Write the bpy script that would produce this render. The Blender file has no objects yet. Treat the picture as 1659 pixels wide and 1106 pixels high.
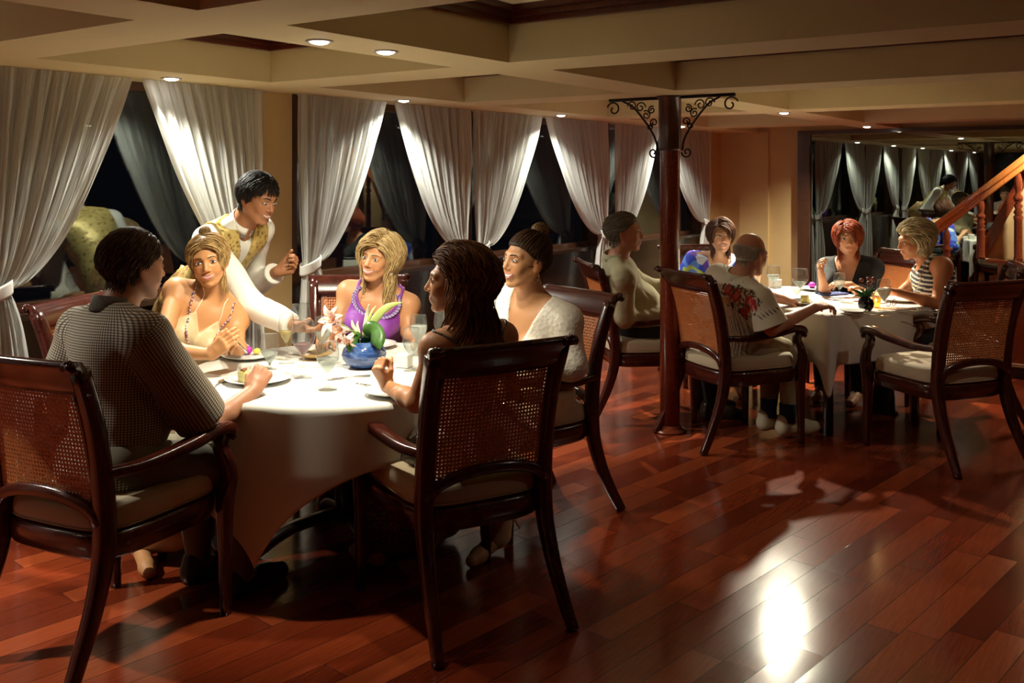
import bpy, math, random, time
import numpy as np
from mathutils import Vector, Matrix
T0 = time.time()
rng = np.random.default_rng(7); random.seed(7)
SC = bpy.context.scene
COL = SC.collection
PI = math.pi
# ------------------------------------------------------------------ camera
# room frame: +X runs along the window wall, +Y points at it, the eye stands at the origin, 1.6 m up
A = math.radians(35.0); CA, SA = math.cos(A), math.sin(A)
EYE = 1.60; FPX = 1555.0; CX = 829.5; HZ = 285.0
def W(l, d, z=0.0):
    "camera right / forward distance -> room"
    return Vector((d*CA + l*SA, d*SA - l*CA, z))
def V(px, py, d):
    "a point seen in the photo at distance d"
    return W((px-CX)/FPX*d, d, EYE-(py-HZ)*d/FPX)
def WD(l, d, z=0.0):
    v = W(l, d, z); return v.normalized()
cam_d = bpy.data.cameras.new('camera'); cam = bpy.data.objects.new('camera', cam_d); COL.objects.link(cam)
cam_d.sensor_width = 36.0; cam_d.lens = FPX/1659*36.0; cam_d.shift_y = -(553-HZ)/1659.0
cam.location = (0, 0, EYE); cam.rotation_euler = (PI/2, 0, A-PI/2)
SC.camera = cam
# ------------------------------------------------------------------ world, exposure
w = bpy.data.worlds.new('night'); SC.world = w; w.use_nodes = True
w.node_tree.nodes['Background'].inputs[0].default_value = (0.010, 0.012, 0.018, 1)
w.node_tree.nodes['Background'].inputs[1].default_value = 0.25
SC.view_settings.view_transform = 'Standard'; SC.view_settings.look = 'None'
SC.view_settings.exposure = 0.42; SC.view_settings.gamma = 1.0; SC.view_settings.use_curve_mapping = False
SC.cycles.max_bounces = 9; SC.cycles.diffuse_bounces = 4; SC.cycles.glossy_bounces = 4
SC.cycles.transmission_bounces = 8; SC.cycles.transparent_max_bounces = 24
SC.cycles.caustics_reflective = False; SC.cycles.caustics_refractive = False
SC.cycles.sample_clamp_indirect = 4.0
# ------------------------------------------------------------------ the lamps (recessed downlights)
CEIL = 2.10
WARM = (1.0, 0.92, 0.70); COOL = (0.98, 0.97, 0.84)
# x, y, power, cone degrees, aim (or None), colour
LAMPS = [
    (3.02, 4.24, 115, 140, (3.0, 3.6, .75), COOL), (4.78, 4.22, 110, 130, None, COOL), (6.67, 4.18, 100, 130, None, COOL),
    (8.88, 4.14, 100, 130, None, COOL), (1.05, 4.24, 170, 130, None, COOL), (-0.85, 4.24, 60, 130, None, COOL),
    (2.50, 2.62, 70, 95, (2.95, 3.02, .75), WARM), (2.86, 2.62, 70, 95, (3.10, 3.15, .75), WARM),
    (7.42, 2.58, 340, 94, (6.85, 2.35, .75), WARM), (9.98, 2.62, 150, 140, None, WARM),
    (5.33, .35, 10, 140, None, WARM), (3.64, -.10, 8, 140, None, WARM), (8.30, .72, 70, 140, None, WARM),  # added lamps, unseen, to brighten the floor, chair backs and staircase
]
# ------------------------------------------------------------------ materials
def newmat(name):
    m = bpy.data.materials.new(name); m.use_nodes = True
    return m, m.node_tree, m.node_tree.nodes['Principled BSDF']
def lk(nt, a, b): nt.links.new(a, b)
def node(nt, t, **kw):
    n = nt.nodes.new(t)
    for k, v in kw.items():
        if k.startswith('i_'): n.inputs[int(k[2:])].default_value = v
        else: setattr(n, k, v)
    return n
def ramp(nt, stops, fac=None):
    r = nt.nodes.new('ShaderNodeValToRGB'); e = r.color_ramp.elements
    while len(e) < len(stops): e.new(0.5)
    for i, (p, c) in enumerate(stops):
        e[i].position = p; e[i].color = (*c, 1) if len(c) == 3 else c
    if fac is not None: lk(nt, fac, r.inputs[0])
    return r
def bump(nt, bs, height, strength=0.3, dist=0.002):
    b = node(nt, 'ShaderNodeBump'); b.inputs['Strength'].default_value = strength; b.inputs['Distance'].default_value = dist
    lk(nt, height, b.inputs['Height']); lk(nt, b.outputs[0], bs.inputs['Normal']); return b
def tex(nt, kind='Object', scale=(1, 1, 1), rot=(0, 0, 0)):
    c = node(nt, 'ShaderNodeTexCoord'); mp = node(nt, 'ShaderNodeMapping')
    mp.inputs['Scale'].default_value = scale; mp.inputs['Rotation'].default_value = rot
    lk(nt, c.outputs[kind], mp.inputs[0]); return mp.outputs[0]
def noise(nt, vec, scale=5, detail=3, rough=.5):
    n = node(nt, 'ShaderNodeTexNoise'); n.inputs['Scale'].default_value = scale
    n.inputs['Detail'].default_value = detail; n.inputs['Roughness'].default_value = rough
    lk(nt, vec, n.inputs['Vector']); return n.outputs['Fac']
MATS = {}
def plain(name, col, rough=.6, metal=0., var=.12, nscale=8, spec=.5, bmp=0., bscale=60, coat=0., sheen=0.):
    if name in MATS: return MATS[name]
    m, nt, b = newmat(name)
    v = tex(nt)
    f = noise(nt, v, nscale)
    c = [max(0, x*(1-var)) for x in col]; d = [min(1, x*(1+var)) for x in col]
    r = ramp(nt, [(.3, c), (.7, d)], f); lk(nt, r.outputs[0], b.inputs['Base Color'])
    b.inputs['Roughness'].default_value = rough; b.inputs['Metallic'].default_value = metal
    b.inputs['Specular IOR Level'].default_value = spec; b.inputs['Coat Weight'].default_value = coat
    b.inputs['Coat Roughness'].default_value = .1
    b.inputs['Sheen Weight'].default_value = sheen
    if bmp: bump(nt, b, noise(nt, v, bscale, 4), bmp)
    MATS[name] = m; return m
def vcol(name, rough=.5, spec=.4, bmp=0., bscale=200, coat=0., sheen=0., sss=0.):
    "base colour from the mesh's own colour attribute (what the thing is coloured, never shade)"
    if name in MATS: return MATS[name]
    m, nt, b = newmat(name)
    a = node(nt, 'ShaderNodeVertexColor'); a.layer_name = 'Col'
    lk(nt, a.outputs[0], b.inputs['Base Color'])
    b.inputs['Roughness'].default_value = rough; b.inputs['Specular IOR Level'].default_value = spec
    b.inputs['Coat Weight'].default_value = coat; b.inputs['Sheen Weight'].default_value = sheen
    if sss:
        b.inputs['Subsurface Weight'].default_value = sss; b.inputs['Subsurface Radius'].default_value = (.012, .005, .003)
    if bmp: bump(nt, b, noise(nt, tex(nt), bscale, 3), bmp, .001)
    MATS[name] = m; return m
def wood(name, c1, c2, rough=.25, axis=(2, 18, 18), coat=.4):
    if name in MATS: return MATS[name]
    m, nt, b = newmat(name)
    f = noise(nt, tex(nt, scale=axis), 3.0, 5, .6)
    r = ramp(nt, [(.3, c1), (.7, c2)], f); lk(nt, r.outputs[0], b.inputs['Base Color'])
    b.inputs['Roughness'].default_value = rough; b.inputs['Coat Weight'].default_value = coat
    b.inputs['Coat Roughness'].default_value = .12
    MATS[name] = m; return m
def emit(name, col, s):
    if name in MATS: return MATS[name]
    m = bpy.data.materials.new(name); m.use_nodes = True; nt = m.node_tree; nt.nodes.clear()
    e = node(nt, 'ShaderNodeEmission'); e.inputs[0].default_value = (*col, 1); e.inputs[1].default_value = s
    o = node(nt, 'ShaderNodeOutputMaterial'); lk(nt, e.outputs[0], o.inputs[0]); MATS[name] = m; return m
# ------------------------------------------------------------------ objects
def tag(o, label=None, cat=None, group=None, kind=None):
    if label: o['label'] = label
    if cat: o['category'] = cat
    if group: o['group'] = group
    if kind: o['kind'] = kind
    return o
def thing(name, label, cat, loc=(0, 0, 0), rz=0., group=None):
    o = bpy.data.objects.new(name, None); COL.objects.link(o); o.location = loc; o.rotation_euler = (0, 0, rz)
    o.empty_display_size = .05
    return tag(o, label, cat, group)
class MB:
    "collects verts and faces, then links them as ONE mesh object"
    def __init__(s): s.v = []; s.f = []; s.c = []; s.hasc = False
    def add(s, v, f, col=None):
        n = len(s.v); s.v += [tuple(map(float, p)) for p in v]; s.f += [tuple(int(i)+n for i in q) for q in f]
        if col is not None:
            s.hasc = True; s.c += ([tuple(col)]*len(v) if not hasattr(col[0], '__len__') else [tuple(c) for c in col])
        else: s.c += [(1, 1, 1)]*len(v)
        return s
    def box(s, x0, x1, y0, y1, z0, z1, M=None):
        v = [(x, y, z) for x in (x0, x1) for y in (y0, y1) for z in (z0, z1)]
        if M is not None: v = [M @ Vector(p) for p in v]
        return s.add(v, [(0, 1, 3, 2), (4, 6, 7, 5), (0, 4, 5, 1), (2, 3, 7, 6), (0, 2, 6, 4), (1, 5, 7, 3)])
    def tube(s, pts, rad, n=10, cap=True, col=None, flat=None, up=None):
        "a swept section; rad a number, or one per point; flat=(w,h) makes it a rounded rectangle"
        pts = np.array([tuple(p) for p in pts], float); m = len(pts)
        rad = np.full(m, rad) if np.isscalar(rad) else np.array(rad, float)
        t = np.gradient(pts, axis=0); t /= np.linalg.norm(t, axis=1)[:, None]+1e-12
        u = np.array(up if up is not None else ((0, 0, 1) if abs(t[0][2]) < .9 else (1, 0, 0)), float)
        out = []
        ang = np.linspace(0, 2*PI, n, endpoint=False)
        if flat is not None:
            ca, sa = np.cos(ang+PI/n), np.sin(ang+PI/n)
            e = .45; cx = np.sign(ca)*np.abs(ca)**e*flat[0]; sy = np.sign(sa)*np.abs(sa)**e*flat[1]
        else: cx, sy = np.cos(ang), np.sin(ang)
        for i in range(m):
            if up is not None: u = np.array(up, float)
            a = u - t[i]*np.dot(u, t[i]); a /= np.linalg.norm(a)+1e-12
            b = np.cross(t[i], a); u = a
            out += [pts[i]+(b*cx[k]+a*sy[k])*rad[i] for k in range(n)]
        f = [(i*n+k, i*n+(k+1) % n, (i+1)*n+(k+1) % n, (i+1)*n+k) for i in range(m-1) for k in range(n)]
        if cap: f += [tuple(range(n))[::-1], tuple((m-1)*n+k for k in range(n))]
        return s.add(out, f, col)
    def lathe(s, prof, n=24, c=(0, 0, 0), axis=None, col=None):
        "profile [(r,z)...] turned about a vertical axis at c"
        v = []; M = axis
        for r, z in prof:
            for k in range(n):
                a = 2*PI*k/n; p = Vector((r*math.cos(a), r*math.sin(a), z))
                if M is not None: p = M @ p
                v.append(p+Vector(c))
        m = len(prof)
        f = [(i*n+k, i*n+(k+1) % n, (i+1)*n+(k+1) % n, (i+1)*n+k) for i in range(m-1) for k in range(n)]
        if prof[0][0] > 1e-4: f.append(tuple(range(n))[::-1])
        if prof[-1][0] > 1e-4: f.append(tuple((m-1)*n+k for k in range(n)))
        return s.add(v, f, col)
    def ball(s, c, r, n=10, col=None, M=None):
        if np.isscalar(r): r = (r, r, r)
        v = []; f = []
        m = max(4, n//2+1)
        for i in range(m+1):
            th = PI*i/m
            for k in range(n):
                a = 2*PI*k/n; p = Vector((r[0]*math.sin(th)*math.cos(a), r[1]*math.sin(th)*math.sin(a), r[2]*math.cos(th)))
                v.append((M @ p if M is not None else p)+Vector(c))
        f = [(i*n+k, (i+1)*n+k, (i+1)*n+(k+1) % n, i*n+(k+1) % n) for i in range(m) for k in range(n)]
        return s.add(v, f, col)
    def build(s, name, mat, parent=None, smooth=True, bevel=0., world=False, clean=False):
        me = bpy.data.meshes.new(name); me.from_pydata(s.v, [], s.f); me.validate(); me.update()
        if clean or bevel:
            import bmesh
            bm = bmesh.new(); bm.from_mesh(me); bmesh.ops.remove_doubles(bm, verts=bm.verts, dist=1e-5)
            bmesh.ops.recalc_face_normals(bm, faces=bm.faces); bm.to_mesh(me); bm.free()
        elif s.hasc and len(me.vertices) == len(s.c):
            at = me.color_attributes.new('Col', 'FLOAT_COLOR', 'POINT')
            c = np.ones((len(s.c), 4), np.float32); c[:, :3] = np.array(s.c, np.float32); at.data.foreach_set('color', c.ravel())
        for mm in (mat if isinstance(mat, (list, tuple)) else [mat]): me.materials.append(mm)
        if smooth: me.polygons.foreach_set('use_smooth', [True]*len(me.polygons))
        o = bpy.data.objects.new(name, me); COL.objects.link(o)
        if parent is not None:
            o.parent = parent
            if world:
                o.matrix_parent_inverse = Matrix.LocRotScale(parent.location, parent.rotation_euler, None).inverted()
        if bevel:
            b = o.modifiers.new('b', 'BEVEL'); b.width = bevel; b.segments = 2; b.limit_method = 'ANGLE'
            if smooth:
                me.polygons.foreach_set('use_smooth', [False]*len(me.polygons))
        return o
def kids(o): return [c for c in bpy.data.objects if c.parent == o]
def copy_tree(o, parent=None, children=None):
    c = o.copy(); COL.objects.link(c)
    if parent is not None: c.parent = parent
    for ch in kids(o): copy_tree(ch, c)
    return c
def spline(pts, n=8, closed=False):
    "Catmull-Rom through the points"
    P = np.array([tuple(p) for p in pts], float); m = len(P)
    Q = np.vstack([2*P[0]-P[1], P, 2*P[-1]-P[-2]]); out = []
    for i in range(m-1):
        a, b, c, d = Q[i], Q[i+1], Q[i+2], Q[i+3]
        for t in np.linspace(0, 1, n, endpoint=False):
            out.append(.5*((2*b)+(-a+c)*t+(2*a-5*b+4*c-d)*t*t+(-a+3*b-3*c+d)*t**3))
    out.append(P[-1]); return np.array(out)
def struct(o): o['kind'] = 'structure'; return o
# ------------------------------------------------------------------ room materials
def floor_mat():
    m, nt, b = newmat('glossy red plank floor')
    rz = math.radians(8)
    v = tex(nt, 'Object', rot=(0, 0, rz))
    # every row of boards starts at its own random place
    sp = node(nt, 'ShaderNodeSeparateXYZ'); lk(nt, v, sp.inputs[0])
    rw = node(nt, 'ShaderNodeMath', operation='DIVIDE'); lk(nt, sp.outputs[1], rw.inputs[0]); rw.inputs[1].default_value = .118
    fl = node(nt, 'ShaderNodeMath', operation='FLOOR'); lk(nt, rw.outputs[0], fl.inputs[0])
    wn = node(nt, 'ShaderNodeTexWhiteNoise', noise_dimensions='1D'); lk(nt, fl.outputs[0], wn.inputs['W'])
    ad = node(nt, 'ShaderNodeMath', operation='MULTIPLY_ADD'); lk(nt, wn.outputs['Value'], ad.inputs[0]); ad.inputs[1].default_value = 5.7; lk(nt, sp.outputs[0], ad.inputs[2])
    cb = node(nt, 'ShaderNodeCombineXYZ'); lk(nt, ad.outputs[0], cb.inputs[0]); lk(nt, sp.outputs[1], cb.inputs[1])
    br = node(nt, 'ShaderNodeTexBrick'); lk(nt, cb.outputs[0], br.inputs['Vector'])
    br.offset = .0; br.offset_frequency = 1; br.squash = 1
    br.inputs['Scale'].default_value = 1.0; br.inputs['Mortar Size'].default_value = .0014
    br.inputs['Mortar Smooth'].default_value = .3
    br.inputs['Brick Width'].default_value = .92; br.inputs['Row Height'].default_value = .118
    br.inputs['Color1'].default_value = (0, 0, 0, 1); br.inputs['Color2'].default_value = (1, 1, 1, 1)
    br.inputs['Mortar'].default_value = (.5, .5, .5, 1); br.inputs['Bias'].default_value = 0
    bw = node(nt, 'ShaderNodeRGBToBW'); lk(nt, br.outputs['Color'], bw.inputs[0])
    grain = noise(nt, tex(nt, 'Object', scale=(2.5, 40, 1), rot=(0, 0, rz)), 2.5, 6, .65)
    mx = node(nt, 'ShaderNodeMath', operation='MULTIPLY_ADD'); lk(nt, grain, mx.inputs[0]); mx.inputs[1].default_value = .55
    sc = node(nt, 'ShaderNodeMath', operation='MULTIPLY'); lk(nt, bw.outputs[0], sc.inputs[0]); sc.inputs[1].default_value = .55
    lk(nt, sc.outputs[0], mx.inputs[2])
    r = ramp(nt, [(.18, (.085, .011, .004)), (.5, (.18, .026, .008)), (.85, (.31, .058, .017))], mx.outputs[0])
    mm = node(nt, 'ShaderNodeMix', data_type='RGBA'); lk(nt, br.outputs['Fac'], mm.inputs[0])
    lk(nt, r.outputs[0], mm.inputs[6]); mm.inputs[7].default_value = (.03, .006, .003, 1)
    lk(nt, mm.outputs[2], b.inputs['Base Color'])
    b.inputs['Roughness'].default_value = .17; b.inputs['Specular IOR Level'].default_value = .5
    b.inputs['IOR'].default_value = 1.55
    # each board tips a little, and its edges sink into the joints
    wav = noise(nt, v, 2.2, 2)
    fy = node(nt, 'ShaderNodeMath', operation='FRACT'); lk(nt, rw.outputs[0], fy.inputs[0])
    tl = node(nt, 'ShaderNodeMath', operation='SUBTRACT'); lk(nt, bw.outputs[0], tl.inputs[0]); tl.inputs[1].default_value = .5
    tm = node(nt, 'ShaderNodeMath', operation='MULTIPLY'); lk(nt, fy.outputs[0], tm.inputs[0]); lk(nt, tl.outputs[0], tm.inputs[1])
    t2 = node(nt, 'ShaderNodeMath', operation='MULTIPLY'); lk(nt, tm.outputs[0], t2.inputs[0]); t2.inputs[1].default_value = .118*.034
    wv = node(nt, 'ShaderNodeMath', operation='MULTIPLY_ADD'); lk(nt, wav, wv.inputs[0]); wv.inputs[1].default_value = .0022; lk(nt, t2.outputs[0], wv.inputs[2])
    jt = node(nt, 'ShaderNodeMath', operation='MULTIPLY_ADD'); lk(nt, br.outputs['Fac'], jt.inputs[0]); jt.inputs[1].default_value = -.0010; lk(nt, wv.outputs[0], jt.inputs[2])
    bump(nt, b, jt.outputs[0], 1.0, 1.0)
    return m
M_floor = floor_mat()
M_ceil = plain('tan ceiling paint', (.78, .67, .39), .75, var=.03, nscale=3, bmp=.05, bscale=80)
M_panel = plain('cream ceiling panel', (.80, .72, .48), .8, var=.02)
M_wall = plain('ochre wall paint', (.66, .48, .23), .7, var=.05, nscale=3)
M_dado = wood('dark dado wood', (.018, .008, .005), (.035, .014, .008), .35)
M_mould = wood('dark red crown moulding', (.075, .012, .006), (.14, .025, .012), .3)
M_jamb = wood('dark brown jamb', (.05, .018, .008), (.09, .032, .013), .35)
M_redwood = wood('red brown joinery', (.14, .024, .009), (.24, .05, .018), .22)
M_honey = wood('honey handrail', (.55, .17, .035), (.75, .27, .07), .18, coat=.6)
M_dark = wood('dark mahogany', (.035, .006, .004), (.075, .013, .007), .22, axis=(10, 10, 3), coat=.5)
M_iron = plain('wrought iron', (.03, .02, .015), .45, .6)
def schlick(nt, f0):
    lw = node(nt, 'ShaderNodeLayerWeight'); lw.inputs[0].default_value = .5
    p = node(nt, 'ShaderNodeMath', operation='POWER'); lk(nt, lw.outputs['Facing'], p.inputs[0]); p.inputs[1].default_value = 5
    a = node(nt, 'ShaderNodeMath', operation='MULTIPLY_ADD'); lk(nt, p.outputs[0], a.inputs[0]); a.inputs[1].default_value = 1-f0; a.inputs[2].default_value = f0; return a
def glass_mat(name, ior, tint=(1, 1, 1), dark=0.):
    m = bpy.data.materials.new(name); m.use_nodes = True; nt = m.node_tree; nt.nodes.clear()
    fr = schlick(nt, ior)
    g = node(nt, 'ShaderNodeBsdfGlossy'); g.inputs['Roughness'].default_value = .0; g.inputs['Color'].default_value = (*tint, 1)
    t = node(nt, 'ShaderNodeBsdfTransparent'); t.inputs[0].default_value = (1-dark, 1-dark, 1-dark, 1)
    mx = node(nt, 'ShaderNodeMixShader'); lk(nt, fr.outputs[0], mx.inputs[0]); lk(nt, t.outputs[0], mx.inputs[1]); lk(nt, g.outputs[0], mx.inputs[2])
    o = node(nt, 'ShaderNodeOutputMaterial'); lk(nt, mx.outputs[0], o.inputs[0]); return m
M_pane = glass_mat('night window pane', .075, (.85, .95, .9), .3)
m, nt, b = newmat('dark mirror glass'); M_mirror = m
b.inputs['Base Color'].default_value = (.22, .245, .22, 1); b.inputs['Metallic'].default_value = 1; b.inputs['Roughness'].default_value = .012
# ------------------------------------------------------------------ shell
YW = 4.45; XE = 10.62; XL = -2.6; YB = -3.4
o = MB().box(XL-.1, XE+.1, YB-.1, YW+.25, -.08, 0).build('floor', M_floor, smooth=False); struct(o)
# ceiling: tan beams round deep coffers
XB = [(-1.62, -1.26), (.08, .44), (1.83, 2.18), (3.46, 3.82), (5.15, 5.52), (7.12, 7.48), (9.22, 9.58)]
YBM = [(-.95, -.60), (2.44, 2.76)]; YSOF = 4.0
cb = MB()
for a, c in XB: cb.box(a, c, YB, YSOF, CEIL, 2.42)
xs = [XL] + [v for p in XB for v in p] + [XE]
for y0, y1 in YBM:
    for i in range(0, len(xs), 2): cb.box(xs[i], xs[i+1], y0, y1, CEIL, 2.42)
cb.box(XL, XE, YSOF, YW+.25, CEIL, 2.42)
o = cb.build('ceiling', M_ceil, smooth=False); struct(o)
o = MB().box(XL-.1, XE+.1, YB-.1, YW+.25, 2.34, 2.42).build('ceiling', M_panel, smooth=False); struct(o)
# crown moulding inside every coffer (one trim each)
ys = [(YB, -.95), (-.60, 2.44), (2.76, YSOF)]; tn = 0
for i in range(0, len(xs), 2):
    for y0, y1 in ys:
        x0, x1 = xs[i], xs[i+1]; t = MB()
        for z0, z1, dd in ((2.265, 2.29, .025), (2.29, 2.315, .045), (2.315, 2.34, .07)):
            t.box(x0, x1, y0, y0+dd, z0, z1); t.box(x0, x1, y1-dd, y1, z0, z1)
            t.box(x0, x0+dd, y0+dd, y1-dd, z0, z1); t.box(x1-dd, x1, y0+dd, y1-dd, z0, z1)
        tn += 1; struct(t.build('trim_%d' % tn, M_mould, smooth=False))
# window wall: ochre piers, dark dado and sill in each bay
BAYS = [(-1.78, .06), (.14, 2.02), (2.12, 3.74), (4.02, 5.70), (5.78, 7.82), (7.92, 10.14)]
MID = [-.86, 1.08, 2.915, 4.825, 6.71, 8.93]
wl = MB(); px = XL
for a, c in BAYS: wl.box(px, a, YW, YW+.22, 0, CEIL); px = c
wl.box(px, XE+.1, YW, YW+.22, 0, CEIL)
struct(wl.build('wall_window', M_wall, smooth=False))
GY = YW+.13
for i, (a, c) in enumerate(BAYS):
    s = MB().box(a, c, YW+.05, YW+.22, 0, .92); s.box(a, c, YW-.0, YW+.22, .92, .95)
    struct(s.build('baseboard_window' if i == 0 else 'baseboard_window_%d' % (i+1), M_dado, smooth=False))
    f = MB(); f.box(a, a+.035, YW-.006, YW+.2, .95, CEIL); f.box(c-.035, c, YW-.006, YW+.2, .95, CEIL)
    f.box(a+.035, c-.035, YW+.1, YW+.2, 2.05, CEIL); f.box(a+.035, c-.035, YW+.1, YW+.2, .95, .99)
    fo = f.build('window_%d' % (i+1), M_jamb, smooth=False); struct(fo)
    MB().box(a+.035, c-.035, GY, GY+.008, .99, 2.05).build('pane', M_pane, fo, smooth=False)
# end wall: an ochre pier, then the wide dark mirror in its brown frame
ew = MB(); MY = 3.52
ew.box(XE, XE+.1, YB, YW+.2, 0, 2.42)
struct(ew.build('wall_end', M_wall, smooth=False))
struct(MB().box(XE-.05, XE, 3.86, 4.20, 0, CEIL).build('trim_40', M_wall, smooth=False))
fr = MB(); fr.box(XE-.06, XE, MY-.13, MY, 0, CEIL); fr.box(XE-.06, XE, YB, MY-.13, 2.062, CEIL); fr.box(XE-.06, XE, YB, MY-.13, 0, .10)
struct(fr.build('trim_41', M_jamb, smooth=False))
g_ = MB().box(-.01, 0, -6.7, 0, .10, 2.062).build('window_7', M_mirror, smooth=False); g_.location = (XE-.012, MY-.13, 0); g_.rotation_euler = (0, 0, math.radians(-1.6)); struct(g_)
struct(MB().box(XL-.1, XL, YB-.1, YW+.2, 0, 2.42).build('wall_left', M_dado, smooth=False))
struct(MB().box(XL, XE+.1, YB-.1, YB, 0, 2.42).build('wall_back', M_dado, smooth=False))
# downlights
M_lens = emit('lit lamp lens', (1, .95, .84), 22)
M_trimring = plain('satin metal', (.55, .53, .5), .35, .8)
LBL = ['recessed round downlight over the window at far left',
 'recessed downlight above the gap of curtains behind the woman in purple',
 'recessed downlight over the third window, above the woman in the white cardigan',
 'recessed downlight just right of the wooden pillar, near the curtains',
 'recessed downlight over the window beyond the left edge, seen only in the dark mirror',
 'recessed downlight farthest along the reflected row, seen only in the dark mirror',
 'left one of the two bright downlights in the beam over the round table',
 'right one of the two bright downlights in the beam over the round table',
 'bright recessed downlight in the beam over the far table, right of the pillar',
 'recessed downlight close to the top of the mirror frame',
 'added downlight over the open floor, unseen beyond the right edge', 'added downlight nearest the viewer, unseen beyond the right edge', 'added downlight above the staircase, unseen beyond the right edge']
for (x, y, e, cone, aim, col), lab in zip(LAMPS, LBL):
    t = thing('downlight', lab, 'ceiling light', (x, y, CEIL), 0, 'recessed ceiling downlights')
    MB().lathe([(.052, .002), (.052, -.004), (.040, -.006), (.036, .001)], 24).build('trim_ring', M_trimring, t)
    MB().lathe([(.0, -.014), (.018, -.013), (.031, -.009), (.037, -.002), (.037, .001)], 24).build('lens', M_lens, t)
    ld = bpy.data.lights.new('lamp', 'SPOT'); ld.energy = e; ld.color = col; ld.spot_size = math.radians(cone); ld.spot_blend = .75
    ld.shadow_soft_size = .035
    lo = bpy.data.objects.new('lamp', ld); COL.objects.link(lo); lo.parent = t; lo.location = (0, 0, -.03)
    if aim: lo.rotation_euler = (Vector(aim)-Vector((x, y, CEIL-.03))).to_track_quat('-Z', 'Y').to_euler()
# ------------------------------------------------------------------ curtains
def curtain_mat():
    m = bpy.data.materials.new('sheer white voile'); m.use_nodes = True; nt = m.node_tree; nt.nodes.clear()
    uv = node(nt, 'ShaderNodeUVMap'); uv.uv_map = 'UVMap'
    sp = node(nt, 'ShaderNodeSeparateXYZ'); lk(nt, uv.outputs[0], sp.inputs[0])
    mp = node(nt, 'ShaderNodeMapping'); mp.inputs['Scale'].default_value = (60, .6, 1); lk(nt, uv.outputs[0], mp.inputs[0])
    st = noise(nt, mp.outputs[0], 3.0, 3, .6)
    r = ramp(nt, [(.35, (.38, .38, .38)), (.62, (.08, .08, .08))], st)
    hem = node(nt, 'ShaderNodeMath', operation='GREATER_THAN'); lk(nt, sp.outputs[0], hem.inputs[0]); hem.inputs[1].default_value = .93
    inv = node(nt, 'ShaderNodeMath', operation='MULTIPLY_ADD'); lk(nt, hem.outputs[0], inv.inputs[0]); inv.inputs[1].default_value = -.85; inv.inputs[2].default_value = 1
    tr = node(nt, 'ShaderNodeMath', operation='MULTIPLY'); lk(nt, r.outputs[0], tr.inputs[0]); lk(nt, inv.outputs[0], tr.inputs[1])
    d = node(nt, 'ShaderNodeBsdfDiffuse'); d.inputs[0].default_value = (.88, .875, .83, 1)
    tl = node(nt, 'ShaderNodeBsdfTranslucent'); tl.inputs[0].default_value = (.88, .875, .83, 1)
    mx = node(nt, 'ShaderNodeMixShader'); mx.inputs[0].default_value = .42; lk(nt, d.outputs[0], mx.inputs[1]); lk(nt, tl.outputs[0], mx.inputs[2])
    t = node(nt, 'ShaderNodeBsdfTransparent')
    m2 = node(nt, 'ShaderNodeMixShader'); lk(nt, tr.outputs[0], m2.inputs[0]); lk(nt, mx.outputs[0], m2.inputs[1]); lk(nt, t.outputs[0], m2.inputs[2])
    bp = node(nt, 'ShaderNodeBump'); bp.inputs['Strength'].default_value = .35; bp.inputs['Distance'].default_value = .004
    mp2 = node(nt, 'ShaderNodeMapping'); mp2.inputs['Scale'].default_value = (14, 22, 1); lk(nt, uv.outputs[0], mp2.inputs[0])
    lk(nt, noise(nt, mp2.outputs[0], 2, 4, .6), bp.inputs['Height']); lk(nt, bp.outputs[0], d.inputs['Normal'])
    o = node(nt, 'ShaderNodeOutputMaterial'); lk(nt, m2.outputs[0], o.inputs[0]); return m
M_voile = curtain_mat()
M_band = plain('white cloth band', (.82, .80, .74), .8, var=.03)
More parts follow.
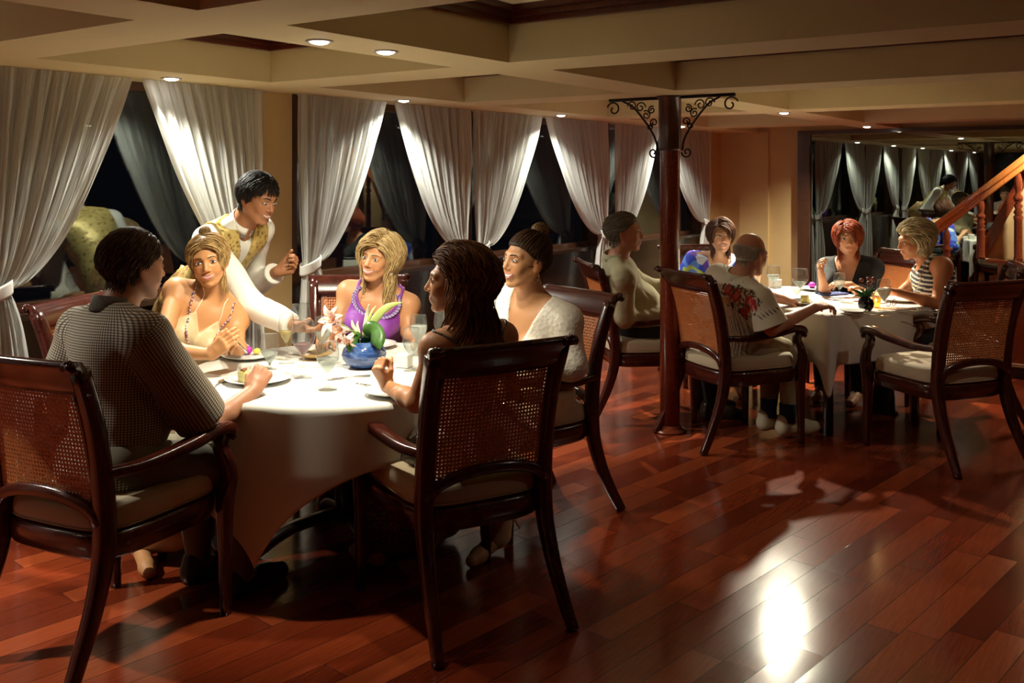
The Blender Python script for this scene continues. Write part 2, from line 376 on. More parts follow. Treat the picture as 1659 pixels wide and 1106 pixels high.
def curtain(xo, xi, label, seed):
    "outer edge xo stays straight, inner edge xi is swept to the tie"
    R = np.random.default_rng(seed); sgn = 1 if xi > xo else -1; Wd = abs(xi-xo); Y0 = YW-.075
    t = thing('curtain', label, 'curtain', ((xo+xi)/2, Y0, 0), 0, 'sheer white curtains tied back at the windows')
    nu, nz = 150, 90; zt = 1.06+R.uniform(-.03, .03); ztop = CEIL-.003; npl = 8.5+R.uniform(0, 1.5); ph = R.uniform(0, 6)
    zz = np.concatenate([np.linspace(.015, zt-.02, 30), np.linspace(zt, ztop, nz-30)])
    V_ = np.zeros((nz, nu, 3)); U = np.linspace(0, 1, nu)
    jit = np.cumsum(R.uniform(.6, 1.4, nu)); jit = (jit-jit[0])/(jit[-1]-jit[0])
    wt = .10
    for i, z in enumerate(zz):
        if z >= zt:
            k = (z-zt)/(ztop-zt); wd = wt+(Wd-wt)*k**.58; o0 = .05*(1-k)**2
            amp = .009+.014*min(1, (1-k)*3)*(.4+.6*(wd/Wd)); sag = .0
        else:
            k = (zt-z)/zt; wd = wt+.17*min(1, k*2.2)**.7; o0 = .05*(1-min(1, k*2)); amp = .018+.02*k
        x = o0+wd*U
        phs = ph+2*PI*npl*jit + .5*math.sin(z*2+ph)
        y = amp*np.sin(phs)+amp*.35*np.sin(2.3*phs+1)+.004*np.sin(phs*5+z*9)
        x = x+sgn*0+.10*wd/npl*np.cos(phs)*.6
        V_[i, :, 0] = xo+sgn*x; V_[i, :, 1] = Y0+y-.0*k; V_[i, :, 2] = z
    me = bpy.data.meshes.new('voile')
    f = [(i*nu+j, i*nu+j+1, (i+1)*nu+j+1, (i+1)*nu+j) for i in range(nz-1) for j in range(nu-1)]
    Vl = V_.reshape(-1, 3)-np.array([(xo+xi)/2, Y0, 0])
    me.from_pydata(Vl.tolist(), [], f); me.materials.append(M_voile)
    me.polygons.foreach_set('use_smooth', [True]*len(f))
    uvl = me.uv_layers.new(name='UVMap'); li = np.zeros(len(me.loops), np.int32); me.loops.foreach_get('vertex_index', li)
    uvs = np.stack([(li % nu)/(nu-1), (li//nu)/(nz-1)], 1).astype(np.float32); uvl.data.foreach_set('uv', uvs.ravel())
    oo = bpy.data.objects.new('voile', me); COL.objects.link(oo); oo.parent = t
    # tie band swept round the gathered cloth and back to the jamb
    cxm = xo+sgn*.10; pts = []
    for a in np.linspace(0, 2*PI, 17): pts.append((cxm+.075*math.cos(a)-(xo+xi)/2, .042*math.sin(a), zt-.01+.03*math.cos(a)*sgn))
    MB().tube(pts, 1, 8, False, flat=(.004, .032), up=(0, 0, 1)).build('tieback', M_band, t)
    return t
CL = [None, None, 'curtain at far left, beside the checked-shirt man, tied to the left', 'curtain behind the waiter, swept down to the right',
 'curtain just right of the ochre wall strip, left of the woman in purple', 'curtain swept right behind the brown-haired woman in the centre',
 'curtain between the brown-haired woman and the woman in the white cardigan, tied left', 'curtain swept to the right behind the seated man in khaki',
 'curtain directly left of the pillar, tied left above the man in khaki', 'curtain partly behind the pillar, swept right beside the woman in blue']
ES = [(-1.76, .04), (.16, 2.0), (2.10, 3.74), (4.0, 5.70), (5.75, 7.82), (7.94, 10.13)]
for i, ((a, c), mdl) in enumerate(zip(ES, MID)):
    g = .035
    l1, l2 = (CL[2*i-2], CL[2*i-1]) if i >= 2 else (None, None)
    if i == 0: l1, l2 = 'left curtain of the window farthest off in the mirror', 'right curtain of the window farthest off in the mirror'
    if i == 1: l1, l2 = 'left curtain of the second-farthest window in the mirror', 'right curtain of the second-farthest window in the mirror'
    l1 = 'white sheer '+l1 if i >= 2 else 'white sheer '+l1
    l2 = 'white sheer '+l2
    curtain(a, mdl-g, l1, 10+2*i); curtain(c, mdl+g, l2, 11+2*i)
# ------------------------------------------------------------------ pillar with iron scroll brackets
pp = W(.99, 6.02); pt = thing('pillar', 'red-brown round wooden pillar standing on the floor between the two tables', 'pillar', pp)
MB().lathe([(.062, .0), (.062, 1.76), (.062, 1.765)], 28).build('shaft', M_redwood, pt)
MB().lathe([(.068, 1.76), (.070, 1.78), (.070, CEIL-.012), (.085, CEIL-.010), (.085, CEIL)], 28).build('capital_sleeve', M_jamb, pt)
MB().lathe([(.105, 0), (.105, .012), (.085, .018), (.07, .03), (.065, .045)], 28).build('base_plate', M_redwood, pt)
def spiral(cx, cz, r0, r1, a0, turns, n=26):
    return [(cx+(r0+(r1-r0)*t)*math.cos(a0+turns*2*PI*t), cz+(r0+(r1-r0)*t)*math.sin(a0+turns*2*PI*t)) for t in np.linspace(0, 1, n)]
for sg in (1, -1):
    br = MB(); H = CEIL-.012
    br.box(-.012, .012, min(sg*.07, sg*.43), max(sg*.07, sg*.43), H-.006, H+.012)
    def crv(p, r=.0055): br.tube([(0, sg*a, b_) for a, b_ in p], r, 7)
    crv([(a, b_) for a, b_, *_ in spline([(.335, H-.005, 0), (.26, H-.045, 0), (.19, H-.12, 0), (.13, H-.20, 0), (.095, H-.27, 0), (.085, H-.33, 0)], 6)], .007)
    crv(spiral(.40, H-.055, .05, .012, PI/2*.2, 1.1)[::-1]); crv(spiral(.115, H-.34, .035, .008, PI, 1.2))
    for cx_, cz_, r_, a0, tr in ((.265, H-.04, .034, 0, 1.3), (.205, H-.05, .036, PI, -1.3), (.165, H-.10, .030, 1, 1.4), (.125, H-.07, .026, 2, -1.4), (.11, H-.15, .028, -1, 1.3), (.14, H-.175, .022, 2, 1.2)):
        crv(spiral(cx_, cz_, r_, .007, a0, tr), .0045)
    br.build('scroll_bracket', M_iron, pt)
# ------------------------------------------------------------------ staircase beside the mirror
XS = 8.52
st = thing('staircase', 'wooden staircase with honey handrail rising to the right in front of the mirror', 'staircase', (XS, 1.2, 0))
def ST(mb, name, mat, **k): return mb.build(name, mat, st, world=True, **k)
hw = MB(); hw.box(XS-.03, XS+.05, -1.6, 1.28, .12, .80); ST(hw, 'side_panel', M_redwood, smooth=False)
hw = MB(); hw.box(XS-.02, XS+.05, -1.6, 1.22, .80, .905); ST(hw, 'plaster_band', plain('beige plaster', (.62, .52, .36), .8), smooth=False)
hw = MB(); hw.box(XS-.045, XS+.05, -1.6, 1.28, .0, .095); ST(hw, 'skirting', M_dado, smooth=False)
hw = MB(); hw.box(XS-.055, XS+.05, -1.6, 1.28, .095, .12); ST(hw, 'skirting_lip', plain('pale skirting lip', (.42, .25, .16), .4), smooth=False)
hw = MB(); hw.box(XS-.07, XS+.10, -1.6, 1.30, .905, .93); ST(hw, 'cap_rail', M_redwood, smooth=False)
pr = MB()
v = [(XS+.12, 1.36, .93), (XS+.12, -1.6, .93), (XS+.12, -1.6, 2.1), (XS+.12, .83, 2.1)]
v += [(x+.06, y, z) for x, y, z in v]
pr.add(v, [(0, 1, 2, 3), (7, 6, 5, 4), (0, 4, 5, 1), (1, 5, 6, 2), (2, 6, 7, 3), (3, 7, 4, 0)]); ST(pr, 'plaster_panel', plain('warm beige plaster', (.60, .42, .20), .8), smooth=False)
sr = MB(); sr.tube([(XS+.14, 1.36, .95), (XS+.14, .80, 2.1)], 1, 4, flat=(.045, .05), up=(1, 0, 0)); ST(sr, 'stringer', M_redwood, smooth=False)
hr = MB(); a_, b_ = Vector((XS, 1.78, 1.105)), Vector((XS, .62, 2.09))
hr.tube([a_, b_], 1, 16, flat=(.032, .026), up=(0, .6, .7)); 
hr.tube([a_+Vector((0, -.01, -.062)), b_+Vector((0, -.01, -.062))], 1, 12, flat=(.024, .014), up=(0, .6, .7))
hr.tube([a_+Vector((0, -.005, -.035)), b_+Vector((0, -.005, -.035))], 1, 8, flat=(.012, .02), up=(0, .6, .7)); ST(hr, 'handrail', M_honey)
for y, zb, zt in ((1.60, 0, 1.20), (1.345, .93, 1.46), (1.075, .93, 1.69), (.80, .93, 1.9)):
    h = zt-zb; q = MB()
    prof = [(.034, 0), (.034, .02), (.031, .03), (.031, h*.42 if zb else h*.72)]
    h0 = prof[-1][1]; hh = h-h0
    for k, r in ((.06, .037), (.10, .024), (.14, .036), (.20, .022), (.26, .034), (.31, .020), (.36, .034), (.42, .036), (.48, .020), (.54, .026), (.62, .030), (.74, .028), (.88, .014), (1.0, .003)): prof.append((r, h0+hh*k))
    q.lathe(prof, 20, (XS+.0, y, zb)); ST(q, 'newel_post', M_redwood)
for i in range(9):
    tr = MB().box(XS+.2, XS+1.05, 1.35-.24*i-.02, 1.35-.24*i+.26, .18*(i+1)-.03, .18*(i+1)) if .18*(i+1) < 2.0 else None
    if tr: ST(tr, 'tread', M_redwood, smooth=False)
hw = MB(); v = [(XS+.16, 1.62, 0), (XS+.16, -.6, 0), (XS+.16, -.6, 1.55), (XS+.16, 1.5, .1)]; v += [(x+.03, y, z) for x, y, z in v]
hw.add(v, [(0, 1, 2, 3), (7, 6, 5, 4), (0, 4, 5, 1), (1, 5, 6, 2), (2, 6, 7, 3), (3, 7, 4, 0)]); ST(hw, 'stair_side', M_dado, smooth=False)
# ------------------------------------------------------------------ armchair with a cane back
M_cushion = plain('cream cushion cloth', (.50, .40, .26), .85, var=.06, bmp=.12, bscale=300, sheen=.3)
M_piping = plain('cream piping', (.42, .32, .20), .8)
def cane_mat():
    m, nt, b = newmat('woven cane'); v = tex(nt, scale=(1, 1, 1))
    wv = node(nt, 'ShaderNodeTexWave'); wv.inputs['Scale'].default_value = 70; wv.inputs['Distortion'].default_value = .5; lk(nt, v, wv.inputs['Vector'])
    r = ramp(nt, [(.2, (.45, .13, .035)), (.8, (.62, .21, .06))], noise(nt, v, 30, 3)); lk(nt, r.outputs[0], b.inputs['Base Color'])
    b.inputs['Roughness'].default_value = .42; bump(nt, b, wv.outputs['Fac'], .3, .001); return m
M_cane = cane_mat()
def arch_z(x): return .505+.085*math.sqrt(max(0, 1-(x/.235)**2)) if abs(x) < .235 else .505
def back_y(x, z):
    "the back leans away above the seat and bows a little"
    k = max(0, (z-.45)/.58); return -.265-.03*k-.085*k*k+.018*(1-(x/.25)**2)*-1
def chair_proto():
    t = thing('dining_armchair', 'x', 'chair')
    for s in (1, -1):
        q = MB(); pts = spline([(s*.262, -.43, 0), (s*.252, -.375, .10), (s*.243, -.305, .25), (s*.238, -.262, .42), (s*.238, -.268, .62), (s*.243, -.305, .82), (s*.252, -.368, 1.0)], 5)
        q.tube(pts, np.interp(pts[:, 2], [0, .2, .45, .8, 1.0], [.72, .9, 1.15, 1.0, .95]), 12, flat=(.025, .029), up=(0, 1, 0))
        q.build('rear_leg', M_dark, t)
        q = MB(); pts = spline([(s*.275, .255, 0), (s*.275, .252, .2), (s*.275, .25, .42), (s*.282, .262, .50), (s*.292, .235, .575), (s*.285, .215, .625), (s*.280, .235, .662)], 6)
        q.tube(pts, np.interp(pts[:, 2], [0, .3, .45, .55, .66], [.62, .85, 1.1, .9, .85]), 12, flat=(.027, .027), up=(0, 1, 0)); q.build('front_leg', M_dark, t)
        q = MB(); pts = spline([(s*.240, -.275, .655), (s*.262, -.12, .648), (s*.288, .06, .672), (s*.292, .17, .694), (s*.288, .235, .690), (s*.284, .262, .668), (s*.282, .252, .645)], 6)
        q.tube(pts, np.interp(np.arange(len(pts)), [0, 12, 24, 36], [.75, .95, 1.1, .9]), 12, flat=(.030, .022), up=(0, 0, 1)); q.build('armrest', M_dark, t)
    q = MB()   # top rail, its ends rolled back
    rs = []
    for x in np.linspace(-.272, .272, 25):
        rs.append(x)
    for j, (z, dy, th) in enumerate([(.925, 0, .013), (.965, -.004, .015), (1.0, -.018, .015), (1.022, -.040, .013), (1.026, -.060, .010)]): pass
    prof = [(.922, .012), (.950, .016), (.985, .013), (1.010, .006), (1.032, -.012), (1.036, -.034), (1.022, -.046), (1.008, -.036), (.995, -.026), (.96, -.020), (.922, -.016)]
    v = []
    for x in rs:
        bow = .018*(x/.27)**2
        for z, dy in prof: v.append((x, back_y(x, min(z, 1.0))+dy+.0*bow, z))
    n = len(prof); m = len(rs)
    f = [(i*n+k, i*n+(k+1) % n, (i+1)*n+(k+1) % n, (i+1)*n+k) for i in range(m-1) for k in range(n)] + [tuple(range(n))[::-1], tuple((m-1)*n+k for k in range(n))]
    q.add(v, f); tr_ = q.build('top_rail', M_dark, t)
    for s in (1, -1):
        q = MB()
        for k in range(3): q.ball((s*(.262+.0*k)+(k-1)*.011, -.415, 1.035-abs(k-1)*.003), (.006, .012, .007), 8)
        q.tube([(s*.236, -.412, 1.018), (s*.286, -.412, 1.018)], .017, 12); q.build('scroll', M_dark, tr_)
    q = MB(); pts = [(x, back_y(x, .55)+.002, arch_z(x)-.012) for x in np.linspace(-.236, .236, 25)]
    q.tube(pts, 1, 10, flat=(.021, .024), up=(0, 1, 0)); q.build('arch_rail', M_dark, t)
    for s in (1, -1): q = MB(); q.tube([(s*.219, back_y(.2, z), z) for z in np.linspace(.53, .93, 10)], 1, 8, flat=(.010, .010), up=(0, 1, 0)); q.build('panel_frame', M_dark, t)
    # cane: one sheet, every hole cut
    p = .0137; r = .0038; q = MB(); nx = 32; nz = 32
    d8 = [(-1, -1), (0, -1), (1, -1), (1, 0), (1, 1), (0, 1), (-1, 1), (-1, 0)]
    for i in range(nx):
        for j in range(nz):
            cx = (i-nx/2+.5)*p; cz = .500+(j+.5)*p
            if cz-p/2 < arch_z(cx)-.022: continue
            v = []
            for a, b_ in d8: v.append((cx+a*p/2, 0, cz+b_*p/2))
            for k in range(8):
                an = math.atan2(d8[k][1], d8[k][0]); v.append((cx+r*math.cos(an), 0, cz+r*math.sin(an)))
            v = [(x, back_y(x, z)+.003*math.sin((x+z)*PI/p)*.15, z) for x, _, z in v]
            q.add(v, [(k, (k+1) % 8, 8+(k+1) % 8, 8+k) for k in range(8)])
    c = q.build('cane_panel', M_cane, t, smooth=False); sm = c.modifiers.new('s', 'SOLIDIFY'); sm.thickness = .0022; sm.offset = 0
    # seat frame: bowed at the front, round at the back
    def outline(k, n=40):
        o = []
        for a in np.linspace(0, 2*PI, n, endpoint=False):
            ca, sa = math.cos(a), math.sin(a); e = .38
            x = math.copysign(abs(ca)**e, ca)*(.268+.012*sa)*k; y = math.copysign(abs(sa)**e, sa)*(.262 if sa > 0 else .268)*k
            o.append((x, y+(.018*(1-(x/.27)**2) if sa > 0 else -.014*(1-(x/.27)**2))))
        return o
    def slab(levels, mat, name, crown=0):
        q = MB(); v = []; n = 40
        for k, z in levels: v += [(x, y, z) for x, y in outline(k)]
        f = [(i*n+j, i*n+(j+1) % n, (i+1)*n+(j+1) % n, (i+1)*n+j) for i in range(len(levels)-1) for j in range(n)]
        f += [tuple(range(n))[::-1], tuple((len(levels)-1)*n+j for j in range(n))]
        q.add(v, f); return q.build(name, mat, t)
    slab([(.90, .368), (.96, .368), (.985, .376), (.985, .388), (1.0, .392), (1.0, .440), (.985, .450), (.9, .452)], M_dark, 'seat_frame')
    cu_ = slab([(.80, .452), (.93, .454), (.965, .462), (.975, .478), (.97, .500), (.955, .520), (.92, .534), (.80, .543), (.5, .550), (.2, .552)], M_cushion, 'seat_cushion')
    q = MB(); q.tube([(x, y, .464) for x, y in outline(.972)]+[(outline(.972)[0][0], outline(.972)[0][1], .464)], .0035, 6, False); q.build('piping', M_piping, cu_)
    return t
CH = chair_proto(); CHAIRS = []
def chair(l, d, fl, fd, label):
    "l,d: where the middle of the back stands; fl,fd: the way it faces (camera right / forward)"
    f = WD(fl, fd); p = W(l, d)+f*.27
    o = CH if not CHAIRS else copy_tree(CH)
    CHAIRS.append(o); o.location = (p.x, p.y, 0); o.rotation_euler = (0, 0, math.atan2(f.y, f.x)-PI/2)
    tag(o, label, 'chair', 'mahogany cane-back armchairs'); return o
chair(-1.516, 3.146, .42, .90, 'mahogany cane-back armchair of the man in the checked shirt, cropped by the left edge')
chair(-.09, 3.39, -.49, .87, 'mahogany cane-back armchair in the centre foreground, its back to the viewer')
chair(.24, 4.72, -.80, -.60, 'mahogany cane-back armchair behind the woman in the white cardigan')
chair(-.86, 5.36, .10, -.99, 'mahogany cane-back armchair behind the woman in purple')
chair(-1.93, 4.42, .96, -.20, 'mahogany cane-back armchair behind the girl with the necklace')
chair(.62, 6.42, .97, .15, 'mahogany cane-back armchair of the man in khaki beside the pillar')
chair(1.14, 5.80, .92, .38, 'mahogany cane-back armchair of the bald man in the floral shirt')
chair(2.55, 5.31, -.34, .94, 'empty mahogany cane-back armchair at the far table, nearest the right edge')
chair(3.16, 6.25, -.92, .30, 'mahogany cane-back armchair behind the woman in the striped top')
chair(2.86, 7.30, -.93, -.22, 'mahogany cane-back armchair of the red-haired woman in black')
chair(1.50, 7.80, .15, -.98, 'mahogany cane-back armchair of the woman in the blue top')
# ------------------------------------------------------------------ tables and their cloths
TZ = .75
T1 = W(-.72, 4.20); T2C = (2.03, 6.60)
M_linen = plain('white table linen', (.70, .685, .64), .85, var=.02, bmp=.08, bscale=400, sheen=.2)
def drape(R_fun, L_fun, name, parent, nphi=240, ntop=7, ndrop=26, folds=(9, 5), seed=3, rot=0., amp=.028, cor=None):
    "cloth: R_fun(phi) table edge, L_fun(phi) length left to hang"
    rg = np.random.default_rng(seed); p1, p2, p3 = rg.uniform(0, 6, 3); v = []
    v.append((0, 0, TZ+.004))
    for i in range(1, ntop+1):
        for j in range(nphi):
            a = 2*PI*j/nphi; r = R_fun(a)*i/ntop; v.append((r*math.cos(a), r*math.sin(a), TZ+.004))
    for i in range(1, ndrop+1):
        k = i/ndrop
        for j in range(nphi):
            a = 2*PI*j/nphi; R = R_fun(a); L = L_fun(a); s = L*k
            ed = .016; bend = min(1, s/ed)
            fo = amp*(1+.8*math.sin(3*a+p3))*(math.sin(folds[0]*a+p1+.8*math.sin(2*a+p2))+.5*math.sin(folds[1]*a*2+p2))*min(1, s/.25)
            fl = .012*bend+.05*s*(1 if cor is None else .2)+fo+(cor(a)*min(1, s/.2) if cor else 0)
            r = R+fl; v.append((r*math.cos(a), r*math.sin(a), TZ+.004-(s-.3*ed*bend)))
    f = [(0, 1+j, 1+(j+1) % nphi) for j in range(nphi)]
    n = ntop+ndrop
    f += [(1+i*nphi+j, 1+(i+1)*nphi+j, 1+(i+1)*nphi+(j+1) % nphi, 1+i*nphi+(j+1) % nphi) for i in range(n-1) for j in range(nphi)]
    me = bpy.data.meshes.new(name); me.from_pydata(v, [], f); me.materials.append(M_linen); me.polygons.foreach_set('use_smooth', [True]*len(f))
    o = bpy.data.objects.new(name, me); COL.objects.link(o); o.location = parent.location; o.rotation_euler = (0, 0, rot)
    sm = o.modifiers.new('s', 'SOLIDIFY'); sm.thickness = .0015; return o
t = thing('round_table', 'round pedestal table under a white cloth, nearest the viewer', 'table', T1)
MB().lathe([(.0, TZ-.035), (.665, TZ-.035), (.68, TZ-.03), (.685, TZ-.012), (.68, TZ-.002), (0, TZ-.002)], 48).build('tabletop', M_dado, t)
MB().lathe([(.055, .10), (.055, .3), (.045, .4), (.06, .6), (.10, TZ-.035)], 20).build('column', M_dado, t)
for k in range(4):
    a = PI/4+k*PI/2+.3
    MB().tube(spline([(0.03*math.cos(a), .03*math.sin(a), .14), (.25*math.cos(a), .25*math.sin(a), .10), (.40*math.cos(a), .40*math.sin(a), .02)], 5), 1, 8, flat=(.03, .022), up=(0, 0, 1)).build('foot', M_dado, t)
cdir = W(-.22, -.62); rot1 = math.atan2(cdir.y, cdir.x)
def L1(a): 
    b_ = (a+PI/4) % (PI/2)-PI/4   # corner at a = 0
    side = .93; s = side/max(abs(math.cos(a+PI/4)), abs(math.sin(a+PI/4))); return max(.15, s-.69)*.97
o = drape(lambda a: .69, L1, 'tablecloth', t, rot=rot1, seed=5)
tag(o, 'white square tablecloth hanging in points from the round table in front', 'tablecloth')
p2 = W(*T2C); pax = WD(.89, .455); rot2 = math.atan2(pax.y, pax.x)
t2 = thing('rectangular_table', 'rectangular table under a white cloth, at the right behind the pillar', 'table', p2, rot2)
HX, HY = .47, .66
MB().box(-HX+.02, HX-.02, -HY+.02, HY-.02, TZ-.035, TZ-.002).build('tabletop', M_dado, t2, smooth=False, bevel=.004)
for sx in (1, -1):
    for sy in (1, -1):
        MB().tube([(sx*(HX-.09), sy*(HY-.09), 0), (sx*(HX-.09), sy*(HY-.09), TZ-.035)], 1, 8, flat=(.025, .025), up=(0, 1, 0)).build('leg', M_dado, t2)
def rr(a):
    c, s = abs(math.cos(a)), abs(math.sin(a)); e = 14.; return ((c/HX)**e+(s/HY)**e)**(-1/e)
def L2(a):
    ca = math.atan2(HY, HX); b_ = abs(math.atan2(abs(math.sin(a)), abs(math.cos(a)))-ca); return .31+.19*math.exp(-(b_/.05)**2)
def cor2(a):
    ca = math.atan2(HY, HX); b_ = math.atan2(abs(math.sin(a)), abs(math.cos(a)))-ca; return .035*math.exp(-(b_/.05)**2)-.03*math.exp(-((abs(b_)-.11)/.05)**2)
o = drape(rr, L2, 'tablecloth', t2, nphi=480, rot=rot2, seed=9, amp=.006, folds=(11, 7), cor=cor2)
tag(o, 'white tablecloth with a hanging corner point on the far rectangular table', 'tablecloth')
# ------------------------------------------------------------------ implicit surfaces: smooth unions meshed by surface nets
def nv(a): return np.array(tuple(a), float)
from mathutils.bvhtree import BVHTree
def unit(a): a = nv(a); return a/(np.linalg.norm(a)+1e-12)
class Field:
    def __init__(s, lo, hi, h, fine=()):
        "rectilinear grid of step h, finer inside the (lo, hi, h) bands"
        s.ax = []
        for i in range(3):
            x = lo[i]; L = [x]
            while x < hi[i]:
                st = h
                for flo, fhi, fh in fine:
                    if flo[i]-h <= x <= fhi[i]: st = min(st, fh)
                x += st; L.append(x)
            s.ax.append(np.array(L, np.float32))
        s.v = np.full([len(a) for a in s.ax], 1.0, np.float32)
    def sl(s, lo, hi):
        r = []
        for i in range(3):
            a = np.searchsorted(s.ax[i], lo[i]); b = np.searchsorted(s.ax[i], hi[i]); r.append(slice(max(0, a-1), b+1))
        return tuple(r)
    def put(s, pr, infl=0., mode='u'):
        t = pr[0]; k = pr[-1]; mg = max(k, .02)+infl+.012
        if t in ('c', 'cc'):
            a, b, ra, rb = nv(pr[1]), nv(pr[2]), pr[3], pr[4]; R = max(ra, rb)+mg
            q = s.sl(np.minimum(a, b)-R, np.maximum(a, b)+R)
        else:
            c, r, M = nv(pr[1]), np.array(pr[2], float), np.array(pr[3], float)
            R = np.abs(M) @ (r+mg) if M is not None else r+mg; q = s.sl(c-R, c+R)
        X = s.ax[0][q[0]][:, None, None]; Y = s.ax[1][q[1]][None, :, None]; Z = s.ax[2][q[2]][None, None, :]
        if X.size == 0 or Y.size == 0 or Z.size == 0: return
        if t in ('c', 'cc'):
            a = a.astype(np.float32); d = (b-a).astype(np.float32); L2 = float(d @ d)+1e-12
            px, py, pz = X-a[0], Y-a[1], Z-a[2]
            h = (px*d[0]+py*d[1]+pz*d[2])/L2; hc = np.clip(h, 0, 1)
            D = np.sqrt((px-hc*d[0])**2+(py-hc*d[1])**2+(pz-hc*d[2])**2)-(ra+(rb-ra)*hc)-infl
            if t == 'cc': D = np.maximum(D, (h-1)*math.sqrt(L2)-infl*.3)
        else:
            M = M.astype(np.float32); px, py, pz = X-c[0], Y-c[1], Z-c[2]
            rr_ = r+infl
            u = [(px*M[0, i]+py*M[1, i]+pz*M[2, i]) for i in range(3)]
            k0 = np.sqrt(sum((u[i]/rr_[i])**2 for i in range(3))); k1 = np.sqrt(sum((u[i]/rr_[i]**2)**2 for i in range(3)))+1e-6
            D = k0*(k0-1)/k1
        V0 = s.v[q]
        if mode == 'u':
            h = np.maximum(k-np.abs(V0-D), 0); s.v[q] = np.minimum(V0, D)-h*h/(4*k)
        else:
            D = -D; h = np.maximum(k-np.abs(V0-D), 0); s.v[q] = np.maximum(V0, D)+h*h/(4*k)
    def cut(s, fn):
        "remove where fn(x,y,z) > 0"
        X = s.ax[0][:, None, None]; Y = s.ax[1][None, :, None]; Z = s.ax[2][None, None, :]
        s.v = np.maximum(s.v, fn(X, Y, Z).astype(np.float32))
    def displace(s, fn, band=.03):
        i = np.nonzero(np.abs(s.v) < band); s.v[i] += fn(s.ax[0][i[0]], s.ax[1][i[1]], s.ax[2][i[2]]).astype(np.float32)
    def mesh(s):
        v = s.v; v[0] = v[-1] = 1; v[:, 0] = v[:, -1] = 1; v[:, :, 0] = v[:, :, -1] = 1
        n = v < 0; sh = np.array(v.shape)-1
        cnt = np.zeros(sh, np.int8)
        cr = [(i, j, k) for i in (0, 1) for j in (0, 1) for k in (0, 1)]
        for i, j, k in cr: cnt += n[i:i+sh[0], j:j+sh[1], k:k+sh[2]]
        act = (cnt > 0) & (cnt < 8); I = np.nonzero(act); N = len(I[0])
        if N == 0: return np.zeros((0, 3)), np.zeros((0, 4), int)
        idx = np.full(sh, -1, np.int32); idx[I] = np.arange(N)
        val = {c: v[I[0]+c[0], I[1]+c[1], I[2]+c[2]] for c in cr}
        P = np.zeros((N, 3)); C = np.zeros(N)
        ax = s.ax
        for a in cr:
            for d in range(3):
                if a[d]: continue
                b = list(a); b[d] = 1; b = tuple(b); va, vb = val[a], val[b]
                m = (va < 0) != (vb < 0); t = np.where(m, va/(va-vb+1e-20), 0)
                for e in range(3):
                    pa = ax[e][I[e]+a[e]]; pb = ax[e][I[e]+b[e]]; P[:, e] += np.where(m, pa+(pb-pa)*t, 0)
                C += m
        P /= C[:, None]; F = []
        for d in range(3):
            o = [(d+1) % 3, (d+2) % 3]
            A_ = [slice(None)]*3; B_ = [slice(None)]*3; A_[d] = slice(0, -1); B_[d] = slice(1, None)
            ch = n[tuple(A_)] != n[tuple(B_)]
            J = np.nonzero(ch); ok = (J[o[0]] > 0) & (J[o[1]] > 0) & (J[o[0]] < sh[o[0]]) & (J[o[1]] < sh[o[1]]) & (J[d] < sh[d])
            J = [j[ok] for j in J]; ins = n[tuple(J)]
            def g(a, b):
                q = list(J); q[o[0]] = q[o[0]]-a; q[o[1]] = q[o[1]]-b; return idx[tuple(q)]
            f = np.stack([g(1, 1), g(0, 1), g(0, 0), g(1, 0)], 1); f[~ins] = f[~ins][:, ::-1]; F.append(f)
        return P, np.vstack(F)
def prim_bounds(prs, pad):
    lo = np.full(3, 9e9); hi = -lo
    for p in prs:
        if p[0] in ('c', 'cc'):
            for q, r in ((p[1], p[3]), (p[2], p[4])): lo = np.minimum(lo, nv(q)-r); hi = np.maximum(hi, nv(q)+r)
        else:
            e = np.abs(np.array(p[3], float)) @ np.array(p[2], float); lo = np.minimum(lo, nv(p[1])-e); hi = np.maximum(hi, nv(p[1])+e)
    return lo-pad, hi+pad
def mesh_obj(name, P, F, mat, parent, col=None, base=None):
    if base is None: base = nv(parent.location)
    me = bpy.data.meshes.new(name); P = P-base
    me.vertices.add(len(P)); me.vertices.foreach_set('co', P.astype(np.float32).ravel())
    me.loops.add(len(F)*4); me.loops.foreach_set('vertex_index', F.astype(np.int32).ravel())
    me.polygons.add(len(F)); me.polygons.foreach_set('loop_start', np.arange(0, len(F)*4, 4, dtype=np.int32)); me.polygons.foreach_set('loop_total', np.full(len(F), 4, np.int32))
    me.update(calc_edges=True); me.polygons.foreach_set('use_smooth', [True]*len(F)); me.materials.append(mat)
    if col is not None:
        at = me.color_attributes.new('Col', 'FLOAT_COLOR', 'POINT'); c = np.ones((len(P), 4), np.float32); c[:, :3] = col; at.data.foreach_set('color', c.ravel())
    o = bpy.data.objects.new(name, me); COL.objects.link(o); o.parent = parent; return o
def sm_noise(x, y, z, f, seed=0):
    r = np.random.default_rng(seed); o = 0
    for i in range(6):
        d = r.normal(size=3); d /= np.linalg.norm(d); g = f*(.7+.25*i); o = o+np.sin((x*d[0]+y*d[1]+z*d[2])*g+r.uniform(0, 6)+1.2*np.sin((x*d[1]+y*d[2]+z*d[0])*g*.6+i))/(1+.3*i)
    return o/3.
def clampa(x): return np.clip(x, 0, 1)
def sstep(a, b, x): t = np.clip((x-a)/(b-a), 0, 1); return t*t*(3-2*t)
M_skin = vcol('skin', .48, .42, sss=.0, bmp=.03)
M_hair = vcol('hair', .55, .22)
M_eye = vcol('eye', .12, .6, coat=.5)
M_lip = vcol('lips and teeth', .3, .5)
M_gold = plain('gold', (.75, .48, .18), .25, 1.)
def ik(a, c, l1, l2, pole):
    a, c = nv(a), nv(c); d = c-a; L = np.linalg.norm(d); L_ = min(L, (l1+l2)*.995); u = d/(L+1e-9)
    x = (l1*l1-l2*l2+L_*L_)/(2*L_); h = math.sqrt(max(0, l1*l1-x*x)); p = nv(pole)-a; p = p-u*(p @ u); return a+u*x+unit(p)*h
class Person: pass
